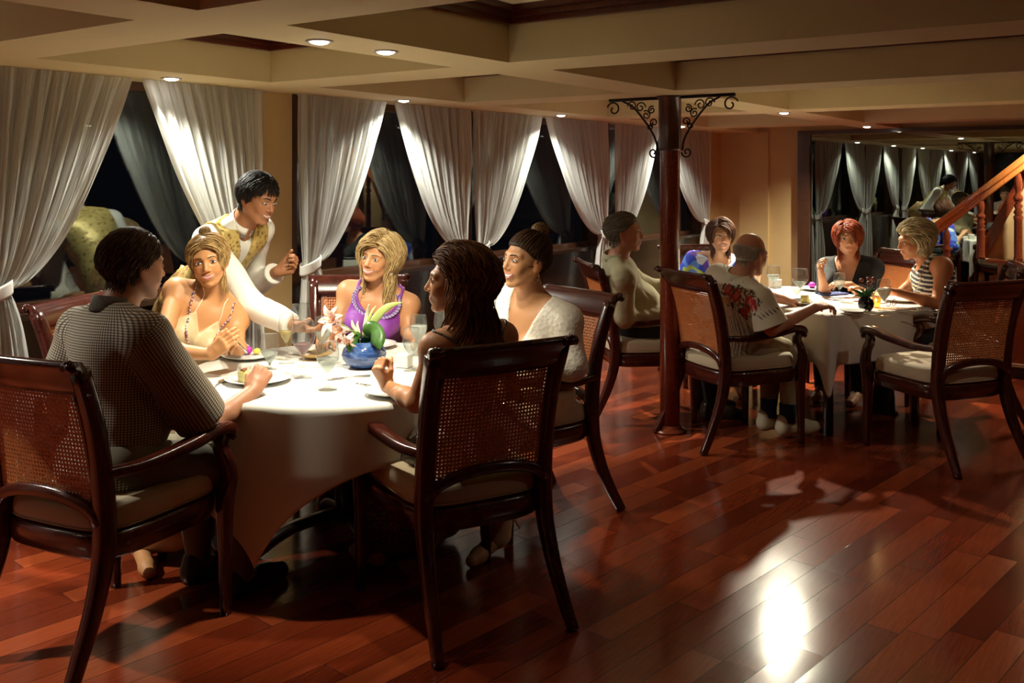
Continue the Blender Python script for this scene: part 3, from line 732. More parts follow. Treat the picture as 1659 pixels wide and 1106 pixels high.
def head_prims(H, Rm, s, female, smile=.5, ears=True):
    def P(x, y, z): return H+Rm @ (np.array([x, y, z])*s)
    Q = []
    def e(c, r, k=.02, rot=None): Q.append(('e', P(*c), np.array(r)*s, Rm if rot is None else Rm @ rot, k*s))
    def c(a, b, ra, rb, k=.02): Q.append(('c', P(*a), P(*b), ra*s, rb*s, k*s))
    e((0, -.018, .040), (.074, .092, .084), .02)
    e((0, .022, -.006), (.065 if female else .066, .070, .068), .03)
    e((0, .030, -.046), (.049 if female else .053, .054, .056), .03)
    jw = .042 if female else .050
    for m in (1, -1):
        c((m*(.055 if female else .058), -.002, -.038), (m*jw*.55, .054, -.092), .016 if female else .020, .013 if female else .017, .022)
        e((m*.038, .057, -.018), (.020, .019, .016), .018)
        e((m*.034, .062, -.040), (.017, .015+.004*smile, .015), .014)
        c((m*.012, .080, .026), (m*.044, .066, .026), .012 if female else .014, .010, .016)
    e((0, .066, -.098), (.016, .016, .013), .02)
    e((0, .076, -.062), (.026, .016, .019), .012)
    c((0, .084, .016), (0, .101, -.022), .0075, .0095, .010)
    e((0, .103, -.029), (.0105, .011, .009), .006)
    for m in (1, -1): e((m*.0125, .092, -.033), (.0075, .009, .006), .005)
    S = []
    for m in (1, -1):
        S.append(('e', P(m*.032, .092, .004), np.array((.017, .013, .012))*s, Rm, .012*s))
        S.append(('e', P(m*.006, .096, -.042), np.array((.0035, .006, .0035))*s, Rm, .003*s))
    if smile > .4: S.append(('e', P(0, .094, -.062), np.array((.021, .007, .006))*s, Rm, .005*s))
    T_ = []
    for m in (1, -1): T_.append(('e', P(m*.032, .0725, .003), np.array((.0168, .0135, .0135))*s, Rm, .003*s))
    E = []
    if ears:
        for m in (1, -1):
            a = m*.35; ro = np.array([[math.cos(a), -math.sin(a), 0], [math.sin(a), math.cos(a), 0], [0, 0, 1]])
            E.append(('e', P(m*.077, -.010, -.006), np.array((.007, .018, .031))*s, Rm @ ro, .006*s))
            E.append(('e', P(m*.074, -.006, -.026), np.array((.007, .011, .012))*s, Rm @ ro, .006*s))
    return Q, S, T_, E
def skin_colors(Pv, H, Rm, s, base, blush=.35, beard=0., bald=False):
    q = ((Pv-H) @ Rm)/s; x, y, z = q[:, 0], q[:, 1], q[:, 2]; c = np.tile(np.array(base, float)*np.array([.84, .745, .68]), (len(Pv), 1))
    n = sm_noise(Pv[:, 0], Pv[:, 1], Pv[:, 2], 60, 4)[:, None]; c *= 1+.04*n
    red = np.array([1.06, .72, .66])
    ch = np.exp(-(((np.abs(x)-.040)/.016)**2+((z+.035)/.018)**2))*(y > .02)
    no = np.exp(-((x/.013)**2+((z+.028)/.012)**2))*(y > .07)
    ear = (np.abs(x) > .068)*(np.abs(z+.01) < .04)*(np.abs(y+.01) < .03)
    k = np.clip(ch*blush+no*.3+ear*.45, 0, 1)[:, None]; c = c*(1-k)+c*red*k
    if beard:
        b = sstep(-.03, -.05, z)*(y > -.0)*(np.abs(x) < .07)*(z > -.13); c *= 1-beard*b[:, None]
    return np.clip(c, 0, 1)
def add_hand(prs, wrist, fdir, pn, curl, side, s=1., spread=.10, thumb=.5, tcurl=.5):
    "wrist, direction of the fingers, palm normal; side +1 = right hand; curl: 4 numbers of bend per joint (radians)"
    f = unit(fdir); pn = unit(nv(pn)-f*(nv(pn) @ f)); lat = np.cross(f, pn)*side   # towards the thumb
    w_ = nv(wrist)
    def L(a, b, c): return w_+(f*a+lat*b+pn*c)*s
    prs.append(('c', L(.0, 0, 0), L(.035, .002, 0), .024*s, .022*s, .015))
    for b in (-.027, -.010, .008, .026): prs.append(('c', L(.018, b*.6, -.002), L(.088-.004*abs(b*60-.3), b, -.004), .0155*s, .0115*s, .010))
    prs.append(('c', L(.02, .020, .006), L(.055, .024, .010), .017*s, .014*s, .012))
    for i, (b, Ls) in enumerate(((.027, (.040, .024, .020)), (.009, (.045, .028, .021)), (-.009, (.041, .026, .020)), (-.026, (.032, .020, .018)))):
        cu = curl[i] if hasattr(curl, '__len__') else curl; a = cu*.8; p = np.array([.086-.05*abs(b)*1.2, b, -.003]); sp = b*spread*8
        r = .0092 if i < 3 else .0080
        for j, l in enumerate(Ls):
            d = np.array([math.cos(a), sp*math.cos(a)*.35, math.sin(a)]); q = p+d*l
            prs.append(('c', L(*p), L(*q), (r-.0008*j)*s, (r-.0008*(j+1))*s, .0035)); p = q; a += cu*1.1
    p = np.array([.022, .026, .008]); a = thumb; up = .25+tcurl*.3
    for j, (l, r) in enumerate(((.040, .0125), (.032, .0105), (.026, .0092))):
        d = unit((math.cos(a), math.sin(a), up)); q = p+d*l; prs.append(('c', L(*p), L(*q), r*s, (r-.0012)*s, .006)); p = q; a -= tcurl*.6; up += tcurl*.35
# ------------------------------------------------------------------ hair
def hair_strands(parent, name, H, Rm, s, style, c1, c2, n=700, seed=1, bodycaps=(), vox=.004):
    R = np.random.default_rng(seed); c1 = np.array(c1); c2 = np.array(c2)
    st = dict(length=.3, lift=.012, part=0., comb=(0, -1, 0), grav=.5, hairline=.075, step=.014, wave=.004, wf=30, r=.0028, front=.0, nape=-.075, bangs=0., vol=1.0, inertia=1., puff=(0, 0, 0), maxz=9, tuck=0, side=-.012, hug=1, cling=1.0, neck=.5)
    st.update(style)
    C = np.array([0, -.016, .036]); E0 = np.array([.0795, .0975, .0905])
    # roots on the scalp
    P = []
    while len(P) < n:
        d = R.normal(size=(4000, 3)); d /= np.linalg.norm(d, axis=1)[:, None]; p = C+d*E0
        x, y, z = p.T; hl = st['hairline']
        lim = np.where(z > hl, .12, np.where(z > .02, .02+.055*(z-.02)/(hl-.02)+.0*x, st['side']))
        ok = (y < lim) & (z > np.where(y < -.045, st['nape'], -.028)) & (z < st['maxz'])
        P = list(P)+list(p[ok])
    P = np.array(P[:n]); m = max(5, int(st['length']/st['step']))
    Ln = st['length']*R.uniform(.82, 1.0, n)
    lift = 1+(st['lift']/.09)*R.uniform(.25, 1.0, n)**.7*st['vol']
    g = Rm.T @ np.array([0, 0, -1.]); D = np.zeros((n, 3))
    part = st['part']; sd = np.where(P[:, 0]+R.normal(size=n)*.007 >= part, 1., -1.)
    comb = st['comb']
    pth = [P.copy()]; ph = R.uniform(0, 6, n); cur = P.copy()
    for i in range(m):
        stp = (Ln/m)[:, None]
        if comb == 'part':   # away from the parting, over the sides
            w_ = np.stack([sd*(.9), np.full(n, st['front']-.25), np.zeros(n)], 1)
        elif comb == 'swirl':
            w_ = np.stack([-cur[:, 1]*6, cur[:, 0]*6, -np.ones(n)*.4], 1)
        elif callable(comb): w_ = comb(cur, sd)
        else: w_ = np.tile(np.array(comb, float), (n, 1))
        k = i/m; gg = st['grav']*(.4+1.2*k)
        up_ = np.clip((cur[:, 2]-(C[2]-.03))/.06, .0, 1)[:, None] if st['hug'] else 1
        D = D*st['inertia']*.6+w_*(1-k)*.8*up_+g*gg
        if st['bangs'] and i == 0: pass
        nr = (cur-C)/(E0**2); nr /= np.linalg.norm(nr, axis=1)[:, None]
        near = np.linalg.norm((cur-C)/(E0*lift[:, None]), axis=1) < 1.12
        LL = np.linalg.norm((cur-C)/(E0*lift[:, None]), axis=1); hi_ = (cur[:, 2] > -.05)
        D = D-nr*(np.clip((LL-1)*7, 0, 1.2)*hi_*st['cling'])[:, None]
        hr_ = np.hypot(cur[:, 0], cur[:, 1]+.016); low = (cur[:, 2] <= -.05)*np.clip((hr_-.080)*25, 0, 1)*st['neck']
        D[:, 0] -= cur[:, 0]/(hr_+1e-6)*low; D[:, 1] -= (cur[:, 1]+.016)/(hr_+1e-6)*low
        dn = (D*nr).sum(1); D = np.where((near & (dn < 0))[:, None], D-nr*dn[:, None], D)
        D /= np.linalg.norm(D, axis=1)[:, None]+1e-9
        cur = cur+D*stp
        wv = np.stack([np.sin(ph+i*st['step']*st['wf']), np.cos(ph*1.3+i*st['step']*st['wf']*.8), np.zeros(n)], 1)*st['wave']*min(1, k*2.5)
        cur = cur+wv*.35
        q = (cur-C)/(E0*lift[:, None]); L = np.linalg.norm(q, axis=1); ins = L < 1
        cur[ins] = (C+(cur-C)/L[:, None])[ins]
        # keep off the face
        fq = (cur-np.array([0, .03, -.03]))/np.array([.062+st['tuck'], .078, .085]); FL = np.linalg.norm(fq, axis=1)
        fi = (FL < 1); cur[fi] = (np.array([0, .03, -.03])+(cur-np.array([0, .03, -.03]))/FL[:, None])[fi]
        nk = np.hypot(cur[:, 0], cur[:, 1]+.03); ni = (nk < .062) & (cur[:, 2] < -.03) & (cur[:, 2] > -.2)
        cur[ni, 0] *= (.062/nk[ni]); cur[ni, 1] = -.03+(cur[ni, 1]+.03)*(.062/nk[ni])
        if bodycaps:
            wp = H+(cur*s) @ Rm.T
            for a, b, r_ in bodycaps:
                a, b = nv(a), nv(b); ab = b-a; t = np.clip(((wp-a) @ ab)/(ab @ ab), 0, 1); dd = wp-(a+t[:, None]*ab); dl = np.linalg.norm(dd, axis=1); bi = dl < r_
                wp[bi] = ((a+t[:, None]*ab)+dd/(dl[:, None]+1e-9)*r_)[bi]
            cur = ((wp-H) @ Rm)/s
        pth.append(cur.copy())
    A_ = np.stack(pth, 1)*s; A_ = H+A_ @ Rm.T            # n, m+1, 3
    # each lock is a flat three sided tube that tapers
    T_ = np.gradient(A_, axis=1); T_ /= np.linalg.norm(T_, axis=2)[:, :, None]+1e-9
    cen = H+Rm @ (C*s); out = A_-cen; out -= T_*(out*T_).sum(2)[:, :, None]; out /= np.linalg.norm(out, axis=2)[:, :, None]+1e-9
    lat = np.cross(T_, out); kk = np.linspace(0, 1, m+1)
    rad = st['r']*s*(np.minimum(1, .55+kk*4))*np.maximum(.12, (1-np.clip((kk-.72)/.28, 0, 1)**1.5)); rad = rad[None, :, None]*R.uniform(.7, 1.3, n)[:, None, None]
    V3 = [A_+out*rad*.6, A_-out*rad*.3+lat*rad*1.3, A_-out*rad*.3-lat*rad*1.3]
    V_ = np.stack(V3, 2).reshape(-1, 3); F = []
    I = np.arange(n)[:, None]*(m+1)*3+np.arange(m)[None, :]*3
    for a, b in ((0, 1), (1, 2), (2, 0)): F.append(np.stack([I+a, I+b, I+3+b, I+3+a], 2).reshape(-1, 4))
    mixv = R.uniform(0, 1, n)**1.2; col = c1[None]*(1-mixv[:, None])+c2[None]*mixv[:, None]
    col = np.repeat(col, (m+1)*3, 0)
    # cap below the locks
    f = Field(*prim_bounds([('e', H+Rm @ (C*s), E0*s*1.06, Rm, .01)], .01), vox)
    f.put(('e', H+Rm @ (C*s), E0*s*1.035, Rm, .01))
    X = f.ax[0][:, None, None]; Y = f.ax[1][None, :, None]; Z = f.ax[2][None, None, :]
    Ri = Rm.T; x_, y_, z_ = X-H[0], Y-H[1], Z-H[2]
    lx, ly, lz = [(Ri[i, 0]*x_+Ri[i, 1]*y_+Ri[i, 2]*z_)/s for i in range(3)]
    hl = st['hairline']; lim = np.where(lz > hl, .12, np.where(lz > .02, .016+.050*(lz-.02)/(hl-.02), st['side']-.004))
    zl = np.where(ly < -.03, st['nape'], -.022)
    f.v = np.maximum(f.v, np.maximum(np.maximum(ly-lim, zl-lz), lz-st['maxz']).astype(np.float32)*s*.8)
    PC, FC = f.mesh()
    cc = np.tile(c1*(.8 if not st.get('thin') else 1), (len(PC), 1))
    Vt = np.vstack([V_, PC]); F = np.vstack(F+[FC+len(V_)]); col = np.vstack([col, cc])
    return mesh_obj(name, Vt, F, M_hair, parent, col)
def hair_knot(parent, H, Rm, s, c, r, c1, c2, seed=1, name='hair_bun'):
    R = np.random.default_rng(seed); q = MB(); c = np.array(c)
    q.ball(H+Rm @ (c*s), r*s*.86, 14, col=np.array(c1)*.8)
    for i in range(150):
        n_ = R.normal(size=3); n_ /= np.linalg.norm(n_); a = np.cross(n_, R.normal(size=3)); a /= np.linalg.norm(a); b = np.cross(n_, a); off = R.uniform(-.45, .45)*r; rr_ = math.sqrt(r*r-off*off)*R.uniform(.93, 1.08)
        t0 = R.uniform(0, 6); t = np.linspace(t0, t0+R.uniform(2, 4.5), 14)
        pts = [H+Rm @ ((c+n_*off+(a*math.cos(x)+b*math.sin(x))*rr_)*s) for x in t]; k = R.uniform()
        q.tube(pts, np.sin(np.linspace(.3, 2.8, 14))*.0022*s, 4, False, col=np.array(c1)*(1-k)+np.array(c2)*k)
    b_ = nv(parent.location); q.v = [tuple(np.array(p)-b_) for p in q.v]; return q.build(name, M_hair, parent)
def face_parts(t, H, Rm, s, bvh, brow, iris=(.12, .06, .03), smile=.6, open_=1., lip=(.50, .16, .13), look=(0, 0), female=True, lids=.5):
    b0 = nv(t.location)
    def P(x, y, z): return H+Rm @ (np.array([x, y, z])*s)-b0
    def SF(x, z, dy=0.):
        o_ = H+Rm @ (np.array([x, .2, z])*s); h_ = bvh.ray_cast(Vector(o_), Vector(-Rm[:, 1]), .3*s)
        return P(x, (.2-h_[3]/s if h_[0] else .09)+dy, z)
    for m in (1, -1):
        c = np.array([m*.032, .0740, .003]); R_ = np.array((.0168, .0135, .0135))*1.06; N = 17; q = MB(); v = []; cl = []
        hw = .0148; hu = .0072*(1-.2*smile); hd = .0050*(1-.2*smile)
        for i in range(N):
            u = (i/(N-1))*2-1
            for j in range(9):
                w_ = (j/8)*2-1; prof = (1-abs(u)**2.2); x = u*hw; z = (hu if w_ > 0 else hd)*w_*prof+.0008*u*m
                yy = R_[1]*math.sqrt(max(.02, 1-(x/R_[0])**2-(z/R_[2])**2))
                v.append(P(c[0]+x, c[1]+yy, c[2]+z)); d = math.hypot(x-look[0], (z-look[1]))
                cl.append((.01, .01, .01) if d < .0026 else iris if d < .0063 else (.75, .70, .66))
        f = [(i*9+j, i*9+j+1, (i+1)*9+j+1, (i+1)*9+j) for i in range(N-1) for j in range(8)]
        q.add(v, f, cl); eo = q.build('eye', M_eye, t)
        q = MB(); pts = []; pl = []
        for u in np.linspace(-1.08, 1.12, 13):
            x = u*hw; z = hu*(1-min(1, abs(u))**2.2)+.0012+.0010*max(0, u*m)
            yy = R_[1]*math.sqrt(max(.02, 1-(x/R_[0])**2-(z/R_[2])**2)); pts.append(P(c[0]+x, c[1]+yy+.0008, c[2]+z))
            z2 = -hd*(1-min(1, abs(u))**2.2)-.0004; y2 = R_[1]*math.sqrt(max(.02, 1-(x/R_[0])**2-(z2/R_[2])**2)); pl.append(P(c[0]+x, c[1]+y2+.0003, c[2]+z2))
        dk = (.02, .012, .01) if female else (.06, .03, .02)
        q.tube(pts, np.array([.0008]+[.0015]*11+[.0008])*s, 5, col=dk); q.tube(pl, .0006*s, 4, col=(.12, .06, .05)); q.build('eyelashes', M_hair, eo)
        q = MB(); pts = [SF(m*x, z, .0006) for x, z in ((.012, .0225), (.020, .0255), (.030, .0275), (.040, .0265), (.047, .0215))]
        q.tube(spline(pts, 4), np.interp(np.linspace(0, 1, 17), [0, .2, .6, 1], [.0016, .0026, .0022, .0008])*s*(1 if female else 1.25), 6, col=brow); q.build('eyebrow', M_hair, t)
    # mouth
    w_ = .0235+.0095*smile; up = .0095*smile; op = .0068*open_; mz = -.0600
    q = MB(); U = np.linspace(-1, 1, 15)
    ar = 1-U*U
    top = [SF(u*w_, mz+up*u*u+op*.55*a_+.0010+.0005*math.cos(u*7), .0006) for u, a_ in zip(U, ar)]
    bot = [SF(u*w_, mz-.0010+up*u*u-op*1.35*a_, .0006) for u, a_ in zip(U, ar)]
    rt = np.sqrt(np.clip(ar, .03, 1)); q.tube(top, .0027*rt*s, 8, col=lip); q.tube(bot, .0034*rt*s, 8, col=np.array(lip)*1.08); lo_ = q.build('lips', M_lip, t)
    if open_ > 0:
        q = MB(); v = []
        for u, a_ in zip(U*.95, ar):
            v += [SF(u*w_, mz+up*u*u+op*.55*a_, .0016), SF(u*w_, mz+up*u*u-op*.75*a_, .0013)]
        q.add(v, [(2*i, 2*i+1, 2*i+3, 2*i+2) for i in range(14)], (.86, .83, .76)); q.build('teeth', M_lip, lo_)
        if open_ > .5:
            q = MB(); v = []
            for u, a_ in zip(U*.95, ar): v += [SF(u*w_, mz+up*u*u-op*.7*a_, .0008), SF(u*w_, mz+up*u*u-op*1.35*a_, .0008)]
            q.add(v, [(2*i, 2*i+1, 2*i+3, 2*i+2) for i in range(14)], (.12, .02, .015)); q.build('mouth_interior', M_lip, lo_)
# ------------------------------------------------------------------ the figure
def person(name, label, head, fwd, pitch=0, roll=0, body=(0, -1), hip=None, s=1., female=True, skin=(.62, .36, .22), shw=None, build=1., arms=None,
           clothes=(), hair=None, face=None, legs=None, beard=0., lean=0., bust=.0, belly=0., vox=.0075, fine=.0032, blush=.35, neckback=.02, stand=False, ears=True):
    "head: room position of the middle of the head; fwd/body: directions as camera right, forward"
    H = nv(head); f0 = nv(WD(*fwd)); z = np.array([0, 0, 1.]); r0 = np.cross(f0, z)
    p, rl = math.radians(pitch), math.radians(roll)
    f = f0*math.cos(p)+z*math.sin(p); u = np.cross(r0, f); r = r0*math.cos(rl)+u*math.sin(rl); u = np.cross(r, f); Rm = np.stack([r, f, u], 1)
    bf = nv(WD(*body)); br = np.cross(bf, z)
    hp = nv(hip) if hip is not None else H-bf*.12-z*.66*s
    pg = Person(); pg.H, pg.Rm, pg.s, pg.bf, pg.br = H, Rm, s, bf, br
    nb = H-Rm @ np.array([0, .045+neckback, .152])*s   # base of the neck
    t = unit(nb-hp); bfo = unit(bf-t*(bf @ t)); bro = np.cross(bfo, t)
    T = np.stack([bro, bfo, t], 1); L = np.linalg.norm(nb-hp); pg.nb, pg.T, pg.hp, pg.L = nb, T, hp, L
    def B(x, y, zf): return hp+T @ np.array([x, y, 0])+t*(zf*L)
    pg.B = B
    sh = shw if shw else (.158 if female else .182); sh *= s; bd = build
    root = thing(name, label, 'person', (hp[0], hp[1], 0)); pg.root = root
    tor = []; wz = .105 if female else .125; ez = lambda c, rad, k=.05: tor.append(('e', c, np.array(rad)*s, T, k))
    ez(B(0, 0, .02), (.165*bd, .118*bd, .11)); ez(B(0, .005, .30), (wz*1.12*bd, .088*bd, .14)); ez(B(0, .0, .62), (.138*bd, .098*bd, .165))
    ez(B(0, -.012, .80), (.148*bd, .080*bd, .10)); 
    if bust: 
        for m in (1, -1): ez(B(m*.070, .085, .60), (.062, .052*bust+.02, .06), .035)
    if belly: ez(B(0, .06, .28), (.14*bd, .11+belly, .15), .06)
    S_ = {}
    for m, k in ((1, 'R'), (-1, 'L')):
        S_[k] = B(m*sh, -.005, .86)+(arms or {}).get('sh'+k, np.zeros(3))
        tor.append(('c', B(m*.045, -.012, .985), S_[k]+t*.012, .040*s, .050*s*bd**.5, .045))
        tor.append(('c', B(m*.07, 0, .80), S_[k], .08*s, .056*s, .04))
    neck = [('c', nb-t*.02, H+Rm @ np.array([0, -.022, -.06])*s, .056*s if female else .066*s, .050*s if female else .060*s, .03)]
    Q, SB, TL, EA = head_prims(H, Rm, s, female, (face or {}).get('smile', .5))
    prs = {'torso': tor, 'neck': neck, 'legs': [], 'feet': []}
    # arms
    hands = []; pg.el = {}; pg.wr = {}; pg.S = S_
    fn = [(H-.15*s, H+.15*s, fine)]
    for k, m in (('R', 1), ('L', -1)):
        a = (arms or {}).get(k)
        if a is None: a = dict(w=S_[k]+bf*.22-z*.30+br*m*.0, pole=S_[k]-z*.6+br*m*.25-bf*.1)
        wr = nv(a['w']); el = nv(a['e']) if 'e' in a else ik(S_[k], wr, .285*s, .245*s, a.get('pole', S_[k]-z*.5+br*m*.3))
        pg.el[k], pg.wr[k] = el, wr; rf = .85 if female else 1.
        ra = [('c', S_[k], el, .050*s*rf*bd**.5, .040*s*rf, .03)]; fa = [('c', el, el+(wr-el)*.35, .040*s*rf, .041*s*rf, .02), ('c', el+(wr-el)*.35, wr, .041*s*rf, .027*s*rf, .02)]
        prs['ua'+k] = ra; prs['fa'+k] = fa; hd = []
        add_hand(hd, wr, a.get('dir', wr-el), a.get('palm', -z), a.get('curl', .35), m, s*(.92 if female else 1.04), thumb=a.get('thumb', .6), tcurl=a.get('tcurl', .4))
        prs['ha'+k] = hd
        if a.get('fine', True): lo, hi = prim_bounds(hd, .004); fn.append((lo, hi, fine*1.15))
    # legs
    lg = legs or {}
    for k, m in (('R', 1), ('L', -1)):
        hj = hp+br*m*.092*s
        kn = nv(lg.get('k'+k, hj+bf*.42*s+br*m*.03+z*(.50-hj[2]))); ft = nv(lg.get('f'+k, kn-z*(kn[2]-.085)+bf*.03))
        tor_k = ('c', hj, kn, .088*s*bd, .058*s, .04)
        prs['legs'] += [tor_k, ('c', kn, kn+(ft-kn)*.35, .056*s, .055*s, .03), ('c', kn+(ft-kn)*.35, ft, .055*s, .034*s, .03)]
        fd = nv(lg.get('d'+k, bf)); prs['feet'] += [('c', ft+np.array([0, 0, -.02])-fd*.03, ft+fd*.13-z*.052, .036*s, .030*s, .03), ('c', ft+fd*.13-z*.052, ft+fd*.18-z*.057, .030*s, .024*s, .02)]
        pg.__dict__['kn'+k] = kn; pg.__dict__['ft'+k] = ft; pg.__dict__['hj'+k] = hj; pg.fd = fd
    pg.prs = prs
    allp = Q+EA+[x for v in prs.values() for x in v]
    lo, hi = prim_bounds(allp, .03)
    F_ = Field(lo, hi, vox, fn)
    for key in ('torso', 'neck', 'legs', 'feet', 'uaR', 'faR', 'uaL', 'faL'):
        for q in prs[key]: F_.put(q)
    G = Field(lo, hi, 9) if False else None
    for q in Q: F_.put(q)
    for q in SB: F_.put(q, mode='s')
    for q in TL: F_.put(q)
    if ears:
        for q in EA: F_.put(q)
    for k in 'RL':
        for q in prs['ha'+k]: F_.put(q)
    PV, FF = F_.mesh()
    mesh_obj('body', PV, FF, M_skin, root, skin_colors(PV, H, Rm, s, skin, blush, beard))
    pg.vox = vox; pg.bvh = BVHTree.FromPolygons(PV.tolist(), FF.tolist())
    lo, hi = prim_bounds(tor+neck, .03); F2 = Field(lo, hi, .011)
    for q in tor+neck: F2.put(q)
    a_, b_ = F2.mesh(); pg.bvt = BVHTree.FromPolygons(a_.tolist(), b_.tolist())
    if face is not None: face_parts(root, H, Rm, s, pg.bvh, **{'female': female, **face})
    for fnc in clothes: fnc(pg)
    if hair:
        for h in (hair if isinstance(hair, (list, tuple)) else [hair]): h(pg)
    return pg
def cloth_mesh(pg, name, keys, infl, mat, cuts=(), wr=.0035, wf=28, sleeves=None, extra=(), h=None, colfn=None, seed=0, kk=.03, sub=(), uv=False):
    prs = []
    for k in keys: prs += pg.prs[k]
    for q in (sleeves or []): prs.append(q)
    prs += list(extra); lo, hi = prim_bounds(prs, infl+.03); f = Field(lo, hi, h or pg.vox*.92)
    for q in prs: f.put(q, infl)
    if wr: f.displace(lambda x, y, z: wr*sm_noise(x, y, z*.7, wf, seed)+wr*.5*np.maximum(0, sm_noise(x, y, z, wf*2.1, seed+1)))
    for q in sub: f.put(q, mode='s')
    nb, T, = pg.nb, pg.T
    for c in cuts:
        def g(X, Y, Z, c=c):
            x, y, z_ = X-nb[0], Y-nb[1], Z-nb[2]; return c(*[T[0, i]*x+T[1, i]*y+T[2, i]*z_ for i in range(3)])
        f.cut(g)
    P, F = f.mesh(); o = mesh_obj(name, P, F, mat, pg.root, colfn(P) if colfn else None)
    if uv:   # cloth lies round the trunk and along each arm like cut cloth does
        q = P-pg.hp; tz = q @ T[:, 2]; tx = q @ T[:, 0]; ty = q @ T[:, 1]; U = [(np.arctan2(tx, -ty)*.145, tz)]; dist = [np.zeros(len(P))]
        seg = []
        for k in 'RL':
            a, b = nv(pg.S[k]), nv(pg.el[k]); ax = unit(b-a); e1 = unit(np.cross(ax, pg.bf)); e2 = np.cross(ax, e1); w_ = P-a; s_ = w_ @ ax
            U.append((np.arctan2(w_ @ e1, w_ @ e2)*.062, s_)); seg.append(s_)
        c = P[F].mean(1); cls = np.zeros(len(F), int)
        for i, k in enumerate('RL'):
            a, b = nv(pg.S[k]), nv(pg.el[k]); out_ = unit(a-pg.B(0, 0, .86)); w_ = c-a; ab = b-a; tt = np.clip((w_ @ ab)/(ab @ ab), 0, 1.2); rd = np.linalg.norm(w_-tt[:, None]*ab, axis=1); cls[((w_ @ unit(unit(ab)+out_*.9)) > .012) & (rd < .098)] = i+1
        UV = np.zeros((len(F), 4, 2), np.float32)
        for i, (u, v) in enumerate(U):
            m = cls == i; uu = u[F[m]]; per = 2*PI*(.145 if i == 0 else .062); r0_ = uu[:, :1]; uu = uu-per*np.round((uu-r0_)/per); UV[m, :, 0] = uu; UV[m, :, 1] = v[F[m]]
        l = o.data.uv_layers.new(name='UVMap'); l.data.foreach_set('uv', UV.reshape(-1))
    return o
def sleeve(pg, k, frac, extra=.012, flare=.012):
    "a cut-off sleeve: frac of the way to the elbow (up to 1) then on to the wrist (1..2)"
    S_, E_, W_ = pg.S[k], pg.el[k], pg.wr[k]; o = []
    if frac <= 1: o.append(('cc', S_, S_+(E_-S_)*frac, .050*pg.s+extra*.6, .043*pg.s+extra+flare, .03))
    else:
        o.append(('c', S_, E_, .050*pg.s+extra*.5, .045*pg.s+extra*.6, .03)); o.append(('cc', E_, E_+(W_-E_)*(frac-1), .045*pg.s+extra*.6, .032*pg.s+extra*.6+flare*.3, .03))
    return o
def neck_round(r, ay=.8, dz=-.02): return lambda x, y, z: np.minimum(r-np.sqrt(x*x+(y*ay)**2)+0*z, z-dz+.1)
def neck_v(depth, top, back=-.005):
    return lambda x, y, z: np.where(y > -.01, z+depth-np.abs(x)*(depth/top)+0*y, np.minimum(z-back, .09-np.abs(x)))
def hem(zc): return lambda x, y, z: (zc-z)+0*x
def rim(pg, name, cutfn, mat, r=.004, n=60, rad=.2): pass
def surf_curve(pg, pts, lift=.004, **k):
    "drop torso-space points on to the body's own surface"
    out = []
    for x, y, z in pts:
        d = pg.T @ unit((x, y, 0)); o_ = pg.nb+pg.T @ np.array([x, y, z])*1.0+d*.09
        ax_ = pg.nb+pg.T @ np.array([x*.3, 0, z]); d = unit(ax_-o_); h = pg.bvt.ray_cast(Vector(o_), Vector(d), .35)
        out.append((nv(h[0]) if h[0] else nv(ax_))-d*lift)
    return out
def rel(pg, pts): b = nv(pg.root.location); return [tuple(nv(p)-b) for p in pts]
def shoe(pg, k, mat, heel=0., name='shoe'):
    ft = getattr(pg, 'ft'+k); fd = pg.fd; z = np.array([0, 0, 1.]); prs = [('c', ft-fd*.035-z*.045, ft+fd*.12-z*.052, .043, .044, .03), ('c', ft+fd*.12-z*.052, ft+fd*.195-z*.056, .044, .034, .03), ('c', ft-fd*.03-z*.0, ft-fd*.03-z*.05, .040, .043, .02)]
    lo, hi = prim_bounds(prs, .02); f = Field(lo, hi, .006)
    for q in prs: f.put(q)
    f.cut(lambda X, Y, Z: .004-Z+0*X+0*Y); P, F = f.mesh(); return mesh_obj(name, P, F, mat, pg.root)
# ------------------------------------------------------------------ cloth
def check_mat():
    m, nt, b = newmat('fine checked shirting'); v = tex(nt, 'UV')
    sp = node(nt, 'ShaderNodeSeparateXYZ'); lk(nt, v, sp.inputs[0]); o = []
    for i in (0, 1):
        mu = node(nt, 'ShaderNodeMath', operation='MULTIPLY'); lk(nt, sp.outputs[i], mu.inputs[0]); mu.inputs[1].default_value = 1/.0088
        fr = node(nt, 'ShaderNodeMath', operation='FRACT'); lk(nt, mu.outputs[0], fr.inputs[0])
        g = node(nt, 'ShaderNodeMath', operation='GREATER_THAN'); lk(nt, fr.outputs[0], g.inputs[0]); g.inputs[1].default_value = .55; o.append(g)
    mn = node(nt, 'ShaderNodeMath', operation='MAXIMUM'); lk(nt, o[0].outputs[0], mn.inputs[0]); lk(nt, o[1].outputs[0], mn.inputs[1])
    ml = node(nt, 'ShaderNodeMath', operation='ADD'); lk(nt, o[0].outputs[0], ml.inputs[0]); lk(nt, o[1].outputs[0], ml.inputs[1])
    h = node(nt, 'ShaderNodeMath', operation='MULTIPLY'); lk(nt, ml.outputs[0], h.inputs[0]); h.inputs[1].default_value = .5
    r = ramp(nt, [(0, (.58, .50, .38)), (.5, (.17, .135, .10)), (1, (.045, .035, .028))], h.outputs[0]); lk(nt, r.outputs[0], b.inputs['Base Color']); b.inputs['Roughness'].default_value = .85
    return m
M_check = check_mat()
M_trouser = plain('dark khaki twill', (.15, .13, .085), .85, bmp=.1)
M_black = plain('black cloth', (.012, .012, .014), .8, var=.3)
M_shoe = plain('dark shoe leather', (.03, .018, .012), .3)
M_white = plain('white cotton', (.76, .74, .68), .85, var=.03, bmp=.12, bscale=40)
